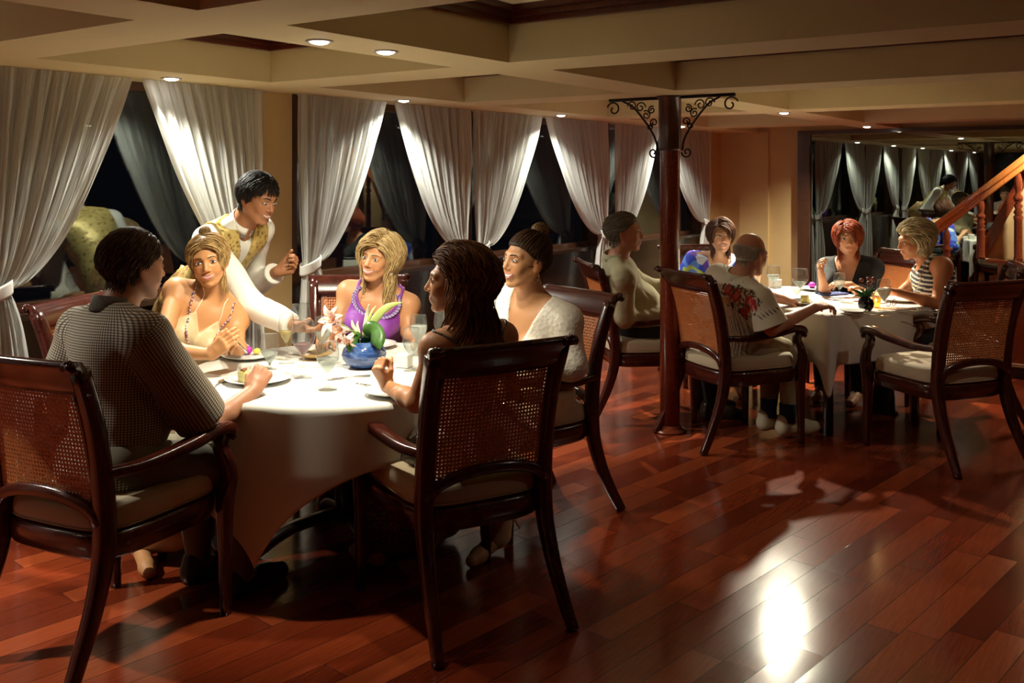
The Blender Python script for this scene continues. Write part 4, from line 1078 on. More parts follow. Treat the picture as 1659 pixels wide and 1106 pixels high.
M_beige = plain('beige camisole satin', (.62, .48, .28), .45, var=.08, sheen=.3, nscale=30)
M_strap = plain('cream strap', (.72, .60, .44), .6)
M_purple = plain('purple jersey', (.20, .028, .30), .6, var=.08, sheen=.2, bmp=.06, bscale=30)
M_khaki = plain('khaki shirt cotton', (.36, .32, .19), .85, var=.08, bmp=.12, bscale=50)
M_blk2 = plain('black knit', (.007, .007, .008), .85, var=.2, bmp=.1)
def brocade():
    m, nt, b = newmat('gold brocade'); v = tex(nt)
    vo = node(nt, 'ShaderNodeTexVoronoi'); vo.inputs['Scale'].default_value = 42; lk(nt, v, vo.inputs['Vector'])
    n = noise(nt, v, 60, 4, .7); mu = node(nt, 'ShaderNodeMath', operation='ADD'); lk(nt, vo.outputs['Distance'], mu.inputs[0]); lk(nt, n, mu.inputs[1])
    r = ramp(nt, [(.45, (.07, .04, .012)), (.72, (.34, .23, .06)), (1.05, (.62, .47, .16))], mu.outputs[0]); lk(nt, r.outputs[0], b.inputs['Base Color'])
    b.inputs['Roughness'].default_value = .38; b.inputs['Metallic'].default_value = .35; bump(nt, b, mu.outputs[0], .3, .002); return m
M_broc = brocade()
def lace():
    m, nt, b = newmat('white lace knit'); v = tex(nt)
    vo = node(nt, 'ShaderNodeTexVoronoi'); vo.inputs['Scale'].default_value = 55; lk(nt, v, vo.inputs['Vector'])
    r = ramp(nt, [(.1, (.74, .68, .57)), (.45, (.84, .80, .72))], vo.outputs['Distance']); lk(nt, r.outputs[0], b.inputs['Base Color'])
    b.inputs['Roughness'].default_value = .9; bump(nt, b, vo.outputs['Distance'], .7, .004); return m
M_lace = lace()
def sequin():
    m, nt, b = newmat('dark sequined print'); v = tex(nt)
    vo = node(nt, 'ShaderNodeTexVoronoi'); vo.inputs['Scale'].default_value = 75; lk(nt, v, vo.inputs['Vector'])
    r = ramp(nt, [(.35, (.02, .018, .018)), (.5, (.30, .26, .20)), (.62, (.03, .03, .03))], vo.outputs['Distance']); lk(nt, r.outputs[0], b.inputs['Base Color'])
    b.inputs['Roughness'].default_value = .4; return m
M_seq = sequin()
M_paint = vcol('printed cloth', .85, .3, sheen=.2)
M_bead = plain('beads', (.25, .12, .20), .25, var=.8, nscale=60)
M_pearl = plain('pearl disc', (.85, .82, .78), .2)
M_sole = plain('cream trainer leather', (.62, .55, .38), .6)
M_sock = plain('navy sock', (.01, .02, .05), .9)
SK1 = (.60, .32, .17)
def nbw(pg, x, y, z): return pg.nb+pg.T @ np.array([x, y, z])
def pants(pg, mat, name='trousers', infl=.012, socks=False):
    cloth_mesh(pg, name, ['legs'], infl, mat, wr=.005, extra=[pg.prs['torso'][0]], h=.011)
def tube_on(pg, name, pts, r, mat, n=6, sp=6, **k):
    q = MB(); q.tube(spline(rel(pg, pts), sp), r, n, **k); return q.build(name, mat, pg.root)
def collar(pg, mat, r=.068, hgt=.038, name='collar'):
    q = MB(); v = []; N = 28
    for i in range(N+1):
        a = -PI/2-PI*.93+2*PI*.93*i/N; ca, sa = math.cos(a), math.sin(a)
        for rr_, zz in ((r*.97, -.012), (r*.93, hgt), (r*1.0, hgt+.003), (r*1.16, -.004-.012*(sa > .3)), (r*1.12, -.008)):
            v.append(nbw(pg, ca*rr_*.95, sa*rr_*1.0-.002, zz+.012*(-sa)+.004))
    f = [(i*5+j, i*5+(j+1) % 5, (i+1)*5+(j+1) % 5, (i+1)*5+j) for i in range(N) for j in range(5)]+[(0, 1, 2, 3, 4), tuple(N*5+k for k in range(5))]
    q.add(rel(pg, v), f); return q.build(name, mat, pg.root)
def skirt(pg, mat, name='skirt', infl=.02):
    a = [('c', pg.hp, (pg.knR+pg.knL)/2, .13, .09, .05), ('c', (pg.knR+pg.knL)/2, (pg.ftR+pg.ftL)/2+np.array([0, 0, .12]), .11, .14, .05)]
    cloth_mesh(pg, name, ['legs'], infl, mat, wr=.008, wf=18, extra=a+[pg.prs['torso'][0]], h=.012, sub=[])
def necklace(pg, pts, mat, r=.0035, bead=0, name='necklace', cols=None):
    P_ = spline(pts, 8); q = MB(); R = np.random.default_rng(3)
    if not bead: q.tube(rel(pg, P_), r, 5)
    else:
        q.tube(rel(pg, P_), .0012, 4)
        for i, p in enumerate(P_):
            if i % bead == 0: q.ball(rel(pg, [p+R.normal(size=3)*.0015])[0], r*R.uniform(.6, 1.5), 7, col=cols[R.integers(len(cols))] if cols else None)
    return q.build(name, mat, pg.root)
def loop_pts(pg, w_, drop, n=9, z0=-.01, lift=.007, back=False):
    return surf_curve(pg, [(math.sin(u*PI/2)*w_, .03+.09*math.cos(u*PI/2), z0-drop*math.cos(u*PI/2)) for u in np.linspace(-1, 1, n)], lift=lift)
CAST = {}
def cast(k):
    def d(fn): CAST[k] = fn; return fn
    return d
# 1 ---- the man with his back to us
@cast(1)
def _():
    H = V(218, 432, 3.45)
    def cl(pg):
        cloth_mesh(pg, 'checked_shirt', ['torso'], .014, M_check, sleeves=sleeve(pg, 'R', .86, .020, .016)+sleeve(pg, 'L', .86, .020, .016), extra=[('e', pg.B(0, -.02, -.06), (.175, .135, .07), pg.T, .05)],
                   cuts=[lambda x, y, z: np.minimum(.066-np.sqrt(x*x+y*y), z+.12)], wr=.006, wf=17, h=.0065, seed=3, uv=True)
        collar(pg, plain('dark brown checked collar', (.10, .08, .06), .85, var=.3, nscale=120), .072, .045); pants(pg, M_trouser); shoe(pg, 'R', M_shoe); shoe(pg, 'L', M_shoe)
    hr = lambda pg: hair_strands(pg.root, 'hair', pg.H, pg.Rm, pg.s, dict(length=.046, lift=0.0120, comb=lambda c, sd: np.stack([c[:, 0]*2, -.6+0*c[:, 0], -.5+0*c[:, 0]], 1), grav=.1, r=0.0015, step=.010, wave=.006, wf=80, nape=-.080, hairline=.074, side=-.024), (.035, .016, .008), (.13, .07, .032), 3300, 2)
    person('person', 'man in a dark checked short-sleeved shirt, seen from behind at the left', H, (.66, .75), -3, 0, (.58, .82), W(-1.41, 3.36, .59), 1.04, False, (.50, .25, .15), build=1.12, shw=.195,
        arms=dict(R=dict(w=V(409, 634, 3.66), e=V(338, 694, 3.47), dir=V(432, 590, 3.74)-V(409, 634, 3.66), palm=WD(-.3, .9, -.2), curl=1.25, thumb=.3, tcurl=.9),
                  L=dict(w=W(-1.46, 3.60, .63), pole=W(-1.95, 3.4, .6), curl=.5, fine=False)), clothes=[cl], hair=hr, face=dict(brow=(.05, .03, .02), smile=.3, open_=0, female=False), beard=.15, belly=.02)
# 2 ---- the smiling girl with the bead necklace
@cast(2)
def _():
    H = V(338, 423, 4.42)
    def cl(pg):
        front = lambda x, y, z: np.where(y > .0, z+.105+np.where(np.abs(x) < .055, 1.5*(.055-np.abs(x)), 1.2*(np.abs(x)-.055)), z+.20)
        cloth_mesh(pg, 'camisole', ['torso'], .009, M_beige, cuts=[front], wr=.003, h=.005, seed=5)
        for m in (1, -1):
            tube_on(pg, 'strap', surf_curve(pg, [(m*.052, .09, -.125), (m*.050, .085, -.08), (m*.046, .06, -.03), (m*.040, .03, .0)], lift=.006), .0028, M_strap)
        cols = [(.25, .10, .22), (.12, .10, .30), (.30, .08, .06), (.5, .35, .4)]
        necklace(pg, loop_pts(pg, .060, .25, 13, lift=.017), vcol('bead mix', .25), .0043, 2, cols=cols); skirt(pg, M_beige)
    def hr(pg):
        hair_strands(pg.root, 'hair', pg.H, pg.Rm, pg.s, dict(length=.17, lift=0.0097, comb='part', part=.004, front=-.10, grav=.75, tuck=.006, wave=.010, wf=50, r=0.0016, hairline=.066, side=.022, nape=-.06), (.19, .10, .035), (.58, .38, .15), 1980, 4)
        hair_knot(pg.root, pg.H, pg.Rm, pg.s, (.0, -.02, .135), .026, (.12, .07, .03), (.35, .22, .09), 2)
    def ear(pg): pass
    person('person', 'smiling young woman in a beige halter camisole with a long bead necklace', H, (.16, -.98), -2, -8, (.50, -.86), W(-1.65, 4.41, .57), 1.0, True, (.64, .34, .155),
        arms=dict(R=dict(w=V(343, 574, 4.02), e=V(259, 566, 4.14), dir=V(372, 548, 4.0)-V(343, 574, 4.02), palm=WD(.5, .6, .3), curl=[.35, .45, .6, .7], thumb=.5),
                  L=dict(w=V(389, 566, 4.16), e=V(384, 560, 4.42), dir=V(364, 545, 4.02)-V(389, 566, 4.16), palm=WD(-.4, -.5, -.6), curl=[.7, .8, .9, .9], thumb=.5)),
        clothes=[cl], hair=hr, face=dict(brow=(.10, .06, .03), smile=.8, open_=1, iris=(.10, .05, .025)), bust=1.0)
# 3 ---- the waiter
@cast(3)
def _():
    H = V(418, 323, 4.74)
    def cl(pg):
        cloth_mesh(pg, 'white_shirt', ['torso'], .012, M_white, sleeves=sleeve(pg, 'R', 1.92, .014, .010)+sleeve(pg, 'L', 1.9, .014, .010), wr=.007, wf=26, h=.0065, seed=8,
                   cuts=[lambda x, y, z: np.minimum(.060-np.sqrt(x*x+y*y), z+.1)])
        collar(pg, M_white, .064, .040)
        vst = lambda x, y, z: np.maximum(np.maximum(np.abs(x)-.150-np.maximum(0, -z-.16)*1.2, z-.015), np.where(y > 0, np.minimum(.052+z*.19-np.abs(x)+.0*y, z+.30), -1))
        cloth_mesh(pg, 'brocade_vest', ['torso'], .025, M_broc, wr=.004, wf=22, h=.0065, seed=9, cuts=[vst], extra=[('e', pg.B(0, 0, -.02), (.150, .115, .10), pg.T, .04)])
        q = MB()
        for m in (1, -1):
            p = [pg.B(0, -.125, .20), pg.B(m*.06, -.145, .235), pg.B(m*.075, -.14, .19), pg.B(0, -.128, .19)]; q.tube(rel(pg, p), [.008, .02, .02, .008], 8)
            q.tube(rel(pg, [pg.B(0, -.125, .19), pg.B(m*.02, -.15, .12), pg.B(m*.035, -.155, .05)]), [.006, .014, .016], 8, flat=None)
        q.build('back_tie', M_broc, pg.root)
        cloth_mesh(pg, 'brocade_sarong', [], .030, plain('brown gold batik', (.28, .16, .05), .5, var=.7, nscale=40), wr=.008, wf=20, h=.009, extra=[('c', pg.B(0, 0, .12), pg.B(0, 0, -.25), .145, .155, .05), ('e', pg.B(0, 0, .02), (.165, .118, .11), pg.T, .05)])
        pants(pg, M_black); shoe(pg, 'R', M_shoe); shoe(pg, 'L', M_shoe)
    hr = lambda pg: hair_strands(pg.root, 'hair', pg.H, pg.Rm, pg.s, dict(length=.048, lift=0.0150, comb=lambda c, sd: np.stack([c[:, 0]*3, -.6+0*c[:, 0], -.3+0*c[:, 0]], 1), grav=.45, r=0.0015, step=.010, nape=-.055, hairline=.074, side=.002), (.008, .006, .006), (.030, .022, .018), 3080, 6)
    h = W(-1.66, 5.05, .93)
    person('person', 'waiter in a gold brocade vest and white shirt, bending over the round table', H, (.86, -.50), -16, 4, (.84, -.54), h, 1.0, False, (.42, .20, .10), build=.95, shw=.165,
        arms=dict(R=dict(w=V(478, 528, 4.46), e=V(404, 492, 4.62), dir=WD(.85, -.35, -.1), palm=WD(0, .1, 1), curl=.35, thumb=.5),
                  L=dict(w=V(449, 440, 4.95), e=V(400, 470, 5.15), dir=WD(.8, -.1, .25), palm=WD(-.2, -.5, .5), curl=.9)),
        legs=dict(kR=W(-1.60, 5.0, .50), kL=W(-1.66, 5.22, .50), fR=W(-1.66, 5.0, .085), fL=W(-1.70, 5.24, .085)),
        clothes=[cl], hair=hr, face=dict(brow=(.012, .008, .008), smile=.7, open_=1, iris=(.03, .015, .01), look=(.0012, -.002), female=False, lip=(.36, .14, .10)))
# 4 ---- purple
@cast(4)
def _():
    H = V(614, 420, 4.98)
    def cl(pg):
        cutp = lambda x, y, z: np.maximum(np.where(y > -.01, np.minimum(.108-np.sqrt(x*x+(z+.0)**2*.9), .2-y), np.minimum(z+.02, .06-np.abs(x))), np.abs(x)-.122-np.clip(-z-.06, 0, .2)*.25)
        cloth_mesh(pg, 'purple_dress', ['torso'], .010, M_purple, cuts=[cutp], wr=.006, wf=30, h=.0055, seed=12)
        # beaded collar band, three rows
        ring = [(math.sin(u)*.112, .07+.04*math.cos(u), -.118*max(0, math.cos(u))**.62+.0) for u in np.linspace(-PI*.52, PI*.52, 15)]
        P_ = spline(surf_curve(pg, ring, lift=.012), 5); q = MB(); q.tube(rel(pg, P_), 1, 8, flat=(.011, .004), up=tuple(pg.bf))
        cb_ = q.build('collar_band', plain('violet band', (.07, .02, .14), .5), pg.root)
        q = MB(); Rr = np.random.default_rng(1); cc = [(.75, .70, .85), (.25, .12, .5), (.6, .5, .8)]
        ax = pg.T[:, 2]
        for i, p in enumerate(P_):
            for j in (-1, 0, 1):
                q.ball(rel(pg, [p+unit(pg.bf)*.005+(unit(p-pg.nb)*j*.0075)])[0], .0030, 6, col=cc[(i+j) % 3])
        q.build('collar_beads', vcol('bead mix', .25), cb_); skirt(pg, M_purple)
    def hr(pg):
        hair_strands(pg.root, 'hair', pg.H, pg.Rm, pg.s, dict(length=.235, lift=0.0300, comb='part', part=-.012, front=.18, grav=.62, neck=.25, tuck=.006, wave=.010, wf=28, r=0.0017, hairline=.064, side=.024, nape=-.07, vol=1.15), (.30, .18, .065), (.72, .52, .25), 2860, 8, bodycaps=[(pg.S['L'], pg.S['R'], .05)])
    def er(pg):
        for m in (1, -1):
            q = MB(); c = pg.H+pg.Rm @ (np.array([m*.083, .0, -.055])*pg.s); q.ball(rel(pg, [c])[0], (.012, .012, .012), 12); q.tube(rel(pg, [c+np.array([0, 0, .03]), c]), .001, 5); q.build('earring', M_pearl, pg.root)
    person('person', 'smiling blonde woman in a purple dress with a beaded collar', H, (-.42, -.90), 4, 9, (.02, -1), W(-.79, 5.11, .57), 1.02, True, (.62, .33, .17),
        arms=dict(L=dict(w=W(-.46, 4.76, .80), e=V(661, 540, 4.98), curl=.4), R=dict(w=W(-.92, 4.72, .80), e=V(535, 545, 4.95), curl=.4)),
        clothes=[cl, er], hair=hr, face=dict(brow=(.16, .10, .05), smile=1., open_=1, iris=(.08, .09, .08), look=(-.002, 0)), bust=1.1, build=1.06)
# 5 ---- the brown-haired woman in front
@cast(5)
def _():
    H = V(738, 458, 3.50)
    def cl(pg):
        cutp = lambda x, y, z: np.maximum(np.where(y > 0, z+.06, z+.055-.0*x), np.abs(x)-.115-np.clip(-z-.05, 0, .2)*.35)
        cloth_mesh(pg, 'patterned_dress', ['torso'], .009, M_seq, cuts=[cutp], wr=.003, h=.006)
        for m in (1, -1): tube_on(pg, 'strap', surf_curve(pg, [(m*.085, -.09, -.10), (m*.075, -.06, -.03), (m*.07, .0, .0), (m*.075, .06, -.04), (m*.08, .09, -.09)], lift=.006), .006, M_seq)
        skirt(pg, M_seq)
    def hr(pg):
        hair_strands(pg.root, 'hair', pg.H, pg.Rm, pg.s, dict(length=.40, lift=0.0225, comb=lambda c, sd: np.stack([sd*.15, -.95+0*c[:, 0], -.1+0*c[:, 0]], 1), grav=.55, wave=.022, wf=20, neck=.0, cling=.5, r=0.0020, hairline=.078, side=-.024, nape=-.075, vol=1.2, part=.02), (.06, .024, .010), (.42, .21, .09), 3960, 10, bodycaps=[(pg.S['L'], pg.S['R'], .055), (pg.B(0, -.02, .3), pg.B(0, -.02, .85), .115)])
    person('person', 'woman with long wavy brown hair seated in the centre foreground, facing left', H, (-.99, .03), 4, 0, (-.58, .81), W(-.20, 3.60, .575), 1.0, True, (.60, .31, .16),
        arms=dict(L=dict(w=V(627, 625, 3.66), e=V(674, 652, 3.44), dir=V(606, 583, 3.64)-V(627, 625, 3.66), palm=WD(.7, .6, -.3), curl=1.25, thumb=.3, tcurl=.9),
                  R=dict(w=W(-.20, 3.90, .80), pole=W(.3, 3.6, .6), curl=.4, fine=False)), clothes=[cl], hair=hr, face=dict(brow=(.05, .025, .015), smile=.7, open_=.6), build=.92, shw=.145)
# 6 ---- white cardigan
@cast(6)
def _():
    H = V(851, 424, 4.36)
    def cl(pg):
        cloth_mesh(pg, 'white_cardigan', ['torso'], .012, M_lace, sleeves=sleeve(pg, 'R', 1.6, .016, .008)+sleeve(pg, 'L', 1.6, .016, .008), cuts=[neck_v(.27, .085)], wr=.004, wf=24, h=.006, seed=21)
        necklace(pg, loop_pts(pg, .058, .17, 11), M_gold, .0012)
        pants(pg, M_beige, 'skirt', .03)
    def hr(pg):
        hair_strands(pg.root, 'hair', pg.H, pg.Rm, pg.s, dict(length=.13, lift=0.0060, comb=lambda c, sd: np.array([0, -.075, .125])-c, grav=.0, wave=.003, r=0.0014, hairline=.066, side=.004, nape=-.06), (.035, .016, .008), (.13, .065, .03), 2860, 12)
        hair_knot(pg.root, pg.H, pg.Rm, pg.s, (.0, -.060, .135), .036, (.10, .055, .025), (.42, .27, .12), 5)
    def er(pg):
        for m in (1, -1):
            q = MB(); c = pg.H+pg.Rm @ (np.array([m*.080, -.004, -.056])*pg.s); q.tube(rel(pg, [c+pg.Rm @ np.array([0, math.cos(a)*.018, math.sin(a)*.022]) for a in np.linspace(0, 2*PI, 20)]), .0014, 5, False); q.build('earring', M_gold, pg.root)
    person('person', 'laughing young woman in a white lace cardigan with a hair bun', H, (-.80, -.60), 6, 3, (-.52, -.85), W(.07, 4.55, .57), 1.07, True, (.64, .36, .19),
        arms=dict(L=dict(w=W(-.02, 4.20, .78), e=V(925, 590, 4.30), curl=.4), R=dict(w=W(-.18, 4.38, .80), pole=W(-.3, 4.7, .6), curl=.4)),
        clothes=[cl, er], hair=hr, face=dict(brow=(.05, .03, .02), smile=1., open_=1.3), bust=1.0, build=1.1, shw=.165)
# 7 ---- khaki man
@cast(7)
def _():
    H = V(1013, 378, 6.30)
    def cl(pg):
        cloth_mesh(pg, 'khaki_shirt', ['torso'], .014, M_khaki, sleeves=sleeve(pg, 'R', 1.92, .020, .012)+sleeve(pg, 'L', 1.9, .020, .012), wr=.008, wf=32, seed=31, h=.008,
            cuts=[lambda x, y, z: np.minimum(.064-np.sqrt(x*x+y*y), z+.12)], extra=[('e', pg.B(0, .0, -.05), (.17, .135, .08), pg.T, .05)])
        collar(pg, M_khaki, .070, .045); pants(pg, M_black); shoe(pg, 'R', M_shoe); shoe(pg, 'L', M_shoe)
    hr = lambda pg: hair_strands(pg.root, 'hair', pg.H, pg.Rm, pg.s, dict(length=.055, lift=0.0128, comb=(.3, -.8, 0), grav=.12, r=0.0019, step=.011, nape=-.07, hairline=.070, side=-.020), (.09, .075, .055), (.28, .24, .18), 1980, 14)
    person('person', 'grey-haired man in a khaki long-sleeved shirt beside the pillar', H, (.97, -.22), 4, 0, (.93, .02), W(.84, 6.45, .58), 1.06, False, (.50, .24, .14), vox=.009, fine=.004,
        arms=dict(R=dict(w=V(1082, 512, 6.34), e=V(1010, 512, 6.20), curl=.5), L=dict(w=W(1.15, 6.62, .80), curl=.4, fine=False)), clothes=[cl], hair=hr, face=dict(brow=(.12, .10, .08), smile=.0, open_=0, female=False, lip=(.38, .17, .13)), belly=.02)
# 8 ---- blue top
@cast(8)
def _():
    H = V(1168, 383, 7.35)
    def colf(P):
        n = sm_noise(*P.T, 34, 41); n2 = sm_noise(*P.T, 44, 42); c = np.tile(np.array([.03, .06, .55]), (len(P), 1))
        c[n > .22] = (.10, .24, .80); c[n2 > .38] = (.62, .70, .85); c[(n < -.42)] = (.14, .05, .42); c[(n2 < -.6)] = (.45, .60, .12); return c
    def cl(pg):
        cloth_mesh(pg, 'blue_top', ['torso'], .016, M_paint, sleeves=sleeve(pg, 'R', 1.2, .035, .03)+sleeve(pg, 'L', 1.2, .035, .03), colfn=colf, h=.007, wr=.006, wf=20,
            cuts=[lambda x, y, z: np.minimum(.072-np.sqrt(x*x*.7+(z-.01)**2+0*y), .2+0*x), lambda x, y, z: z-.012+0*x+0*y])
        necklace(pg, loop_pts(pg, .06, .10, 9), M_pearl, .002); pants(pg, M_black)
    hr = lambda pg: hair_strands(pg.root, 'hair', pg.H, pg.Rm, pg.s, dict(length=.16, lift=0.0195, comb='part', part=.03, front=.10, grav=.7, wave=.006, r=0.0022, hairline=.066, side=.024, nape=-.06), (.04, .016, .010), (.13, .055, .03), 1760, 16)
    person('person', 'woman in a blue printed top facing the viewer at the far end', H, (.02, -1), 2, 2, (-.02, -1), W(1.55, 7.55, .57), 1.05, True, (.68, .42, .28), vox=.009, fine=.004,
        arms=dict(L=dict(w=W(1.85, 7.28, .80), curl=.4, fine=False), R=dict(w=W(1.35, 7.25, .80), curl=.4, fine=False)), clothes=[cl], hair=hr, face=dict(brow=(.05, .03, .02), smile=.5, open_=.8), build=1.08)
# 9 ---- bald man
@cast(9)
def _():
    H = V(1217, 413, 5.80)
    SP = [(1192, 478, 13), (1215, 492, 14), (1206, 505, 8), (1180, 470, 9)]
    def colf(P):
        c = np.tile(np.array([.62, .56, .42]), (len(P), 1)); d = P[:, 0]*CA+P[:, 1]*SA; l = P[:, 0]*SA-P[:, 1]*CA
        x = CX+l/d*FPX; y = HZ+(EYE-P[:, 2])/d*FPX
        n = sm_noise(*P.T, 150, 51); n2 = sm_noise(*P.T, 210, 52)
        for fx, fy, r in SP:
            q = np.hypot((x-fx), (y-fy)*.8)/r+n*.35; c[q < .75] = (.42, .03, .03); c[(q < .3)] = (.6, .12, .10)
            c[(q > .8) & (q < 1.35) & (n2 > .30)] = (.05, .07, .04)
        # rows of small dark leaves on the yoke and the sleeve hem
        for (x0, y0, x1, y1) in ((1170, 427, 1236, 452), (1228, 515, 1262, 500)):
            t = ((x-x0)*(x1-x0)+(y-y0)*(y1-y0))/((x1-x0)**2+(y1-y0)**2); dd = ((x-x0)*(y1-y0)-(y-y0)*(x1-x0))/math.hypot(x1-x0, y1-y0)
            ph = np.abs(((t*math.hypot(x1-x0, y1-y0)+dd*.45)/6.5) % 1-.5); c[(t > 0) & (t < 1) & (np.abs(dd) < 5.5) & (ph < .20*(1-np.abs(dd)/7))] = (.05, .04, .05)
        return c
    def cl(pg):
        cloth_mesh(pg, 'floral_shirt', ['torso'], .015, M_paint, sleeves=sleeve(pg, 'R', .90, .026, .020)+sleeve(pg, 'L', .90, .026, .02), wr=.008, wf=16, seed=35, h=.0048, colfn=colf,
            cuts=[lambda x, y, z: np.minimum(.068-np.sqrt(x*x+y*y), z+.12)], extra=[('e', pg.B(0, -.01, -.05), (.185, .15, .09), pg.T, .05)])
        collar(pg, plain('cream collar', (.62, .56, .42), .8), .072, .04); pants(pg, plain('khaki chino', (.34, .28, .16), .85, bmp=.1))
        for k in 'RL':
            shoe(pg, k, M_sole); ft = getattr(pg, 'ft'+k); q = MB(); q.tube(rel(pg, [ft+np.array([0, 0, .10]), ft-np.array([0, 0, .01])]), [.05, .05], 14); q.build('sock', M_sock, pg.root)
    hr = lambda pg: hair_strands(pg.root, 'hair', pg.H, pg.Rm, pg.s, dict(length=.030, lift=0.0045, comb=(0, -.5, -.5), grav=.3, r=0.0013, step=.008, nape=-.06, maxz=.045, hairline=.07, side=-.020, thin=1), (.40, .33, .25), (.60, .53, .43), 1540, 18)
    person('person', 'balding man in a cream floral shirt with his back partly turned', H, (.86, .50), -12, 0, (.87, .47), W(1.38, 5.88, .58), 1.04, False, (.62, .32, .21), vox=.008, fine=.004,
        arms=dict(R=dict(w=V(1318, 499, 5.78), e=V(1250, 532, 5.58), dir=WD(.9, .3, .1), palm=WD(0, .2, -1), curl=.5), L=dict(w=W(1.75, 6.22, .80), curl=.4, fine=False)),
        legs=dict(fR=V(1276, 680, 5.86), fL=V(1245, 672, 5.95), kR=W(1.75, 5.95, .50), kL=W(1.66, 6.15, .50), dR=WD(.95, .3), dL=WD(.95, .3)),
        clothes=[cl], hair=hr, face=dict(brow=(.4, .34, .26), smile=.0, open_=0, female=False), belly=.04, build=1.15)
# 10 --- red hair
@cast(10)
def _():
    H = V(1374, 388, 7.10)
    def cl(pg):
        cloth_mesh(pg, 'black_top', ['torso'], .014, M_blk2, sleeves=sleeve(pg, 'R', 1.35, .018, .01)+sleeve(pg, 'L', 1.35, .018, .01), cuts=[neck_v(.20, .082)], wr=.005, h=.008)
        necklace(pg, loop_pts(pg, .055, .13, 9), M_gold, .0018); pants(pg, M_black)
    hr = lambda pg: hair_strands(pg.root, 'hair', pg.H, pg.Rm, pg.s, dict(length=.15, lift=0.0195, comb='part', part=.02, front=.55, grav=.6, wave=.008, r=0.0021, hairline=.060, side=.018, nape=-.07, vol=1.1), (.11, .018, .006), (.36, .07, .02), 2200, 20)
    person('person', 'red-haired woman in a black v-neck top, looking towards the viewer', H, (-.26, -.96), 4, -2, (-.55, -.83), W(2.60, 7.26, .56), 1.05, True, (.64, .36, .22), vox=.009, fine=.004,
        arms=dict(R=dict(w=V(1331, 448, 6.78), e=V(1338, 478, 6.9), dir=V(1324, 418, 6.74)-V(1331, 448, 6.78), palm=WD(.9, -.2, 0), curl=.7), L=dict(w=V(1378, 462, 6.72), e=V(1402, 480, 6.88), dir=WD(-1, -.1, .12), palm=WD(0, .3, -1), curl=.4)),
        clothes=[cl], hair=hr, face=dict(brow=(.10, .04, .02), smile=-.1, open_=0, lip=(.45, .13, .11)))
# 11 --- striped top
@cast(11)
def _():
    H = V(1481, 391, 6.50)
    def colf(P):
        ph = ((P[:, 2]+.012*np.sin(P[:, 0]*9+P[:, 1]*7))/.030) % 1; c = np.tile(np.array([.015, .015, .02]), (len(P), 1)); c[ph > .62] = (.62, .58, .50); return c
    def cl(pg):
        cutp = lambda x, y, z: np.maximum(np.minimum(.085-np.sqrt(x*x+y*y*.8), z+.1), np.abs(x)-.13-np.clip(-z-.06, 0, .2)*.4)
        cloth_mesh(pg, 'striped_top', ['torso'], .012, M_paint, cuts=[cutp], wr=.005, h=.0055, colfn=colf); pants(pg, M_black)
        necklace(pg, loop_pts(pg, .06, .15, 9, lift=.016), M_gold, .0025)
        for k in 'RL': shoe(pg, k, M_shoe)
    hr = lambda pg: hair_strands(pg.root, 'hair', pg.H, pg.Rm, pg.s, dict(length=.080, lift=0.0240, comb=lambda c, sd: np.stack([c[:, 0]*5, -.5-6*np.clip(-c[:, 1], 0, .05), .2-.6*(c[:, 2] < .05)], 1), grav=.25, wave=.010, wf=40, r=0.0022, hairline=.060, side=.012, nape=-.065, vol=1.25), (.42, .33, .17), (.78, .68, .44), 2200, 22)
    person('person', 'woman with short blonde hair in a sleeveless striped top, facing left', H, (-.98, -.02), -8, 0, (-.93, -.05), W(2.90, 6.36, .56), 1.04, True, (.60, .28, .14), vox=.009, fine=.004,
        arms=dict(L=dict(w=V(1456, 474, 6.22), e=V(1518, 492, 6.22), curl=.5), R=dict(w=W(2.42, 6.60, .80), curl=.4, fine=False)),
        legs=dict(fR=V(1440, 672, 6.45), fL=V(1420, 668, 6.5), dR=WD(-.9, -.3), dL=WD(-.9, -.3)), clothes=[cl], hair=hr, face=dict(brow=(.3, .2, .1), smile=.1, open_=0), build=1.12, shw=.16)
for k in CAST: CAST[k]()
# ------------------------------------------------------------------ tableware
def thin_glass(name, tint=(.97, .98, .98), refl=.07, edge=.45):
    m = bpy.data.materials.new(name); m.use_nodes = True; nt = m.node_tree; nt.nodes.clear()
    fr = schlick(nt, refl)
    lw = node(nt, 'ShaderNodeLayerWeight'); lw.inputs[0].default_value = .22
    g = node(nt, 'ShaderNodeBsdfGlossy'); g.inputs['Roughness'].default_value = .02
    t = node(nt, 'ShaderNodeBsdfTransparent')
    r = ramp(nt, [(0, tint), (.82, tuple(x*.93 for x in tint)), (1, tuple(x*.62 for x in tint))], lw.outputs['Facing']); lk(nt, r.outputs[0], t.inputs[0])
    df = node(nt, 'ShaderNodeBsdfDiffuse'); df.inputs[0].default_value = (.75, .78, .74, 1)  # pale colour at the edges stands in for rim highlights and haze
    pw = node(nt, 'ShaderNodeMath', operation='POWER'); lk(nt, lw.outputs['Facing'], pw.inputs[0]); pw.inputs[1].default_value = 3
    pm = node(nt, 'ShaderNodeMath', operation='MULTIPLY_ADD'); lk(nt, pw.outputs[0], pm.inputs[0]); pm.inputs[1].default_value = edge; pm.inputs[2].default_value = .03
    m0 = node(nt, 'ShaderNodeMixShader'); lk(nt, pm.outputs[0], m0.inputs[0]); lk(nt, t.outputs[0], m0.inputs[1]); lk(nt, df.outputs[0], m0.inputs[2])
    mx = node(nt, 'ShaderNodeMixShader'); lk(nt, fr.outputs[0], mx.inputs[0]); lk(nt, m0.outputs[0], mx.inputs[1]); lk(nt, g.outputs[0], mx.inputs[2])
    o = node(nt, 'ShaderNodeOutputMaterial'); lk(nt, mx.outputs[0], o.inputs[0]); return m
M_glass = thin_glass('clear glass'); M_stem_glass = thin_glass('clear stem glass', edge=.15)
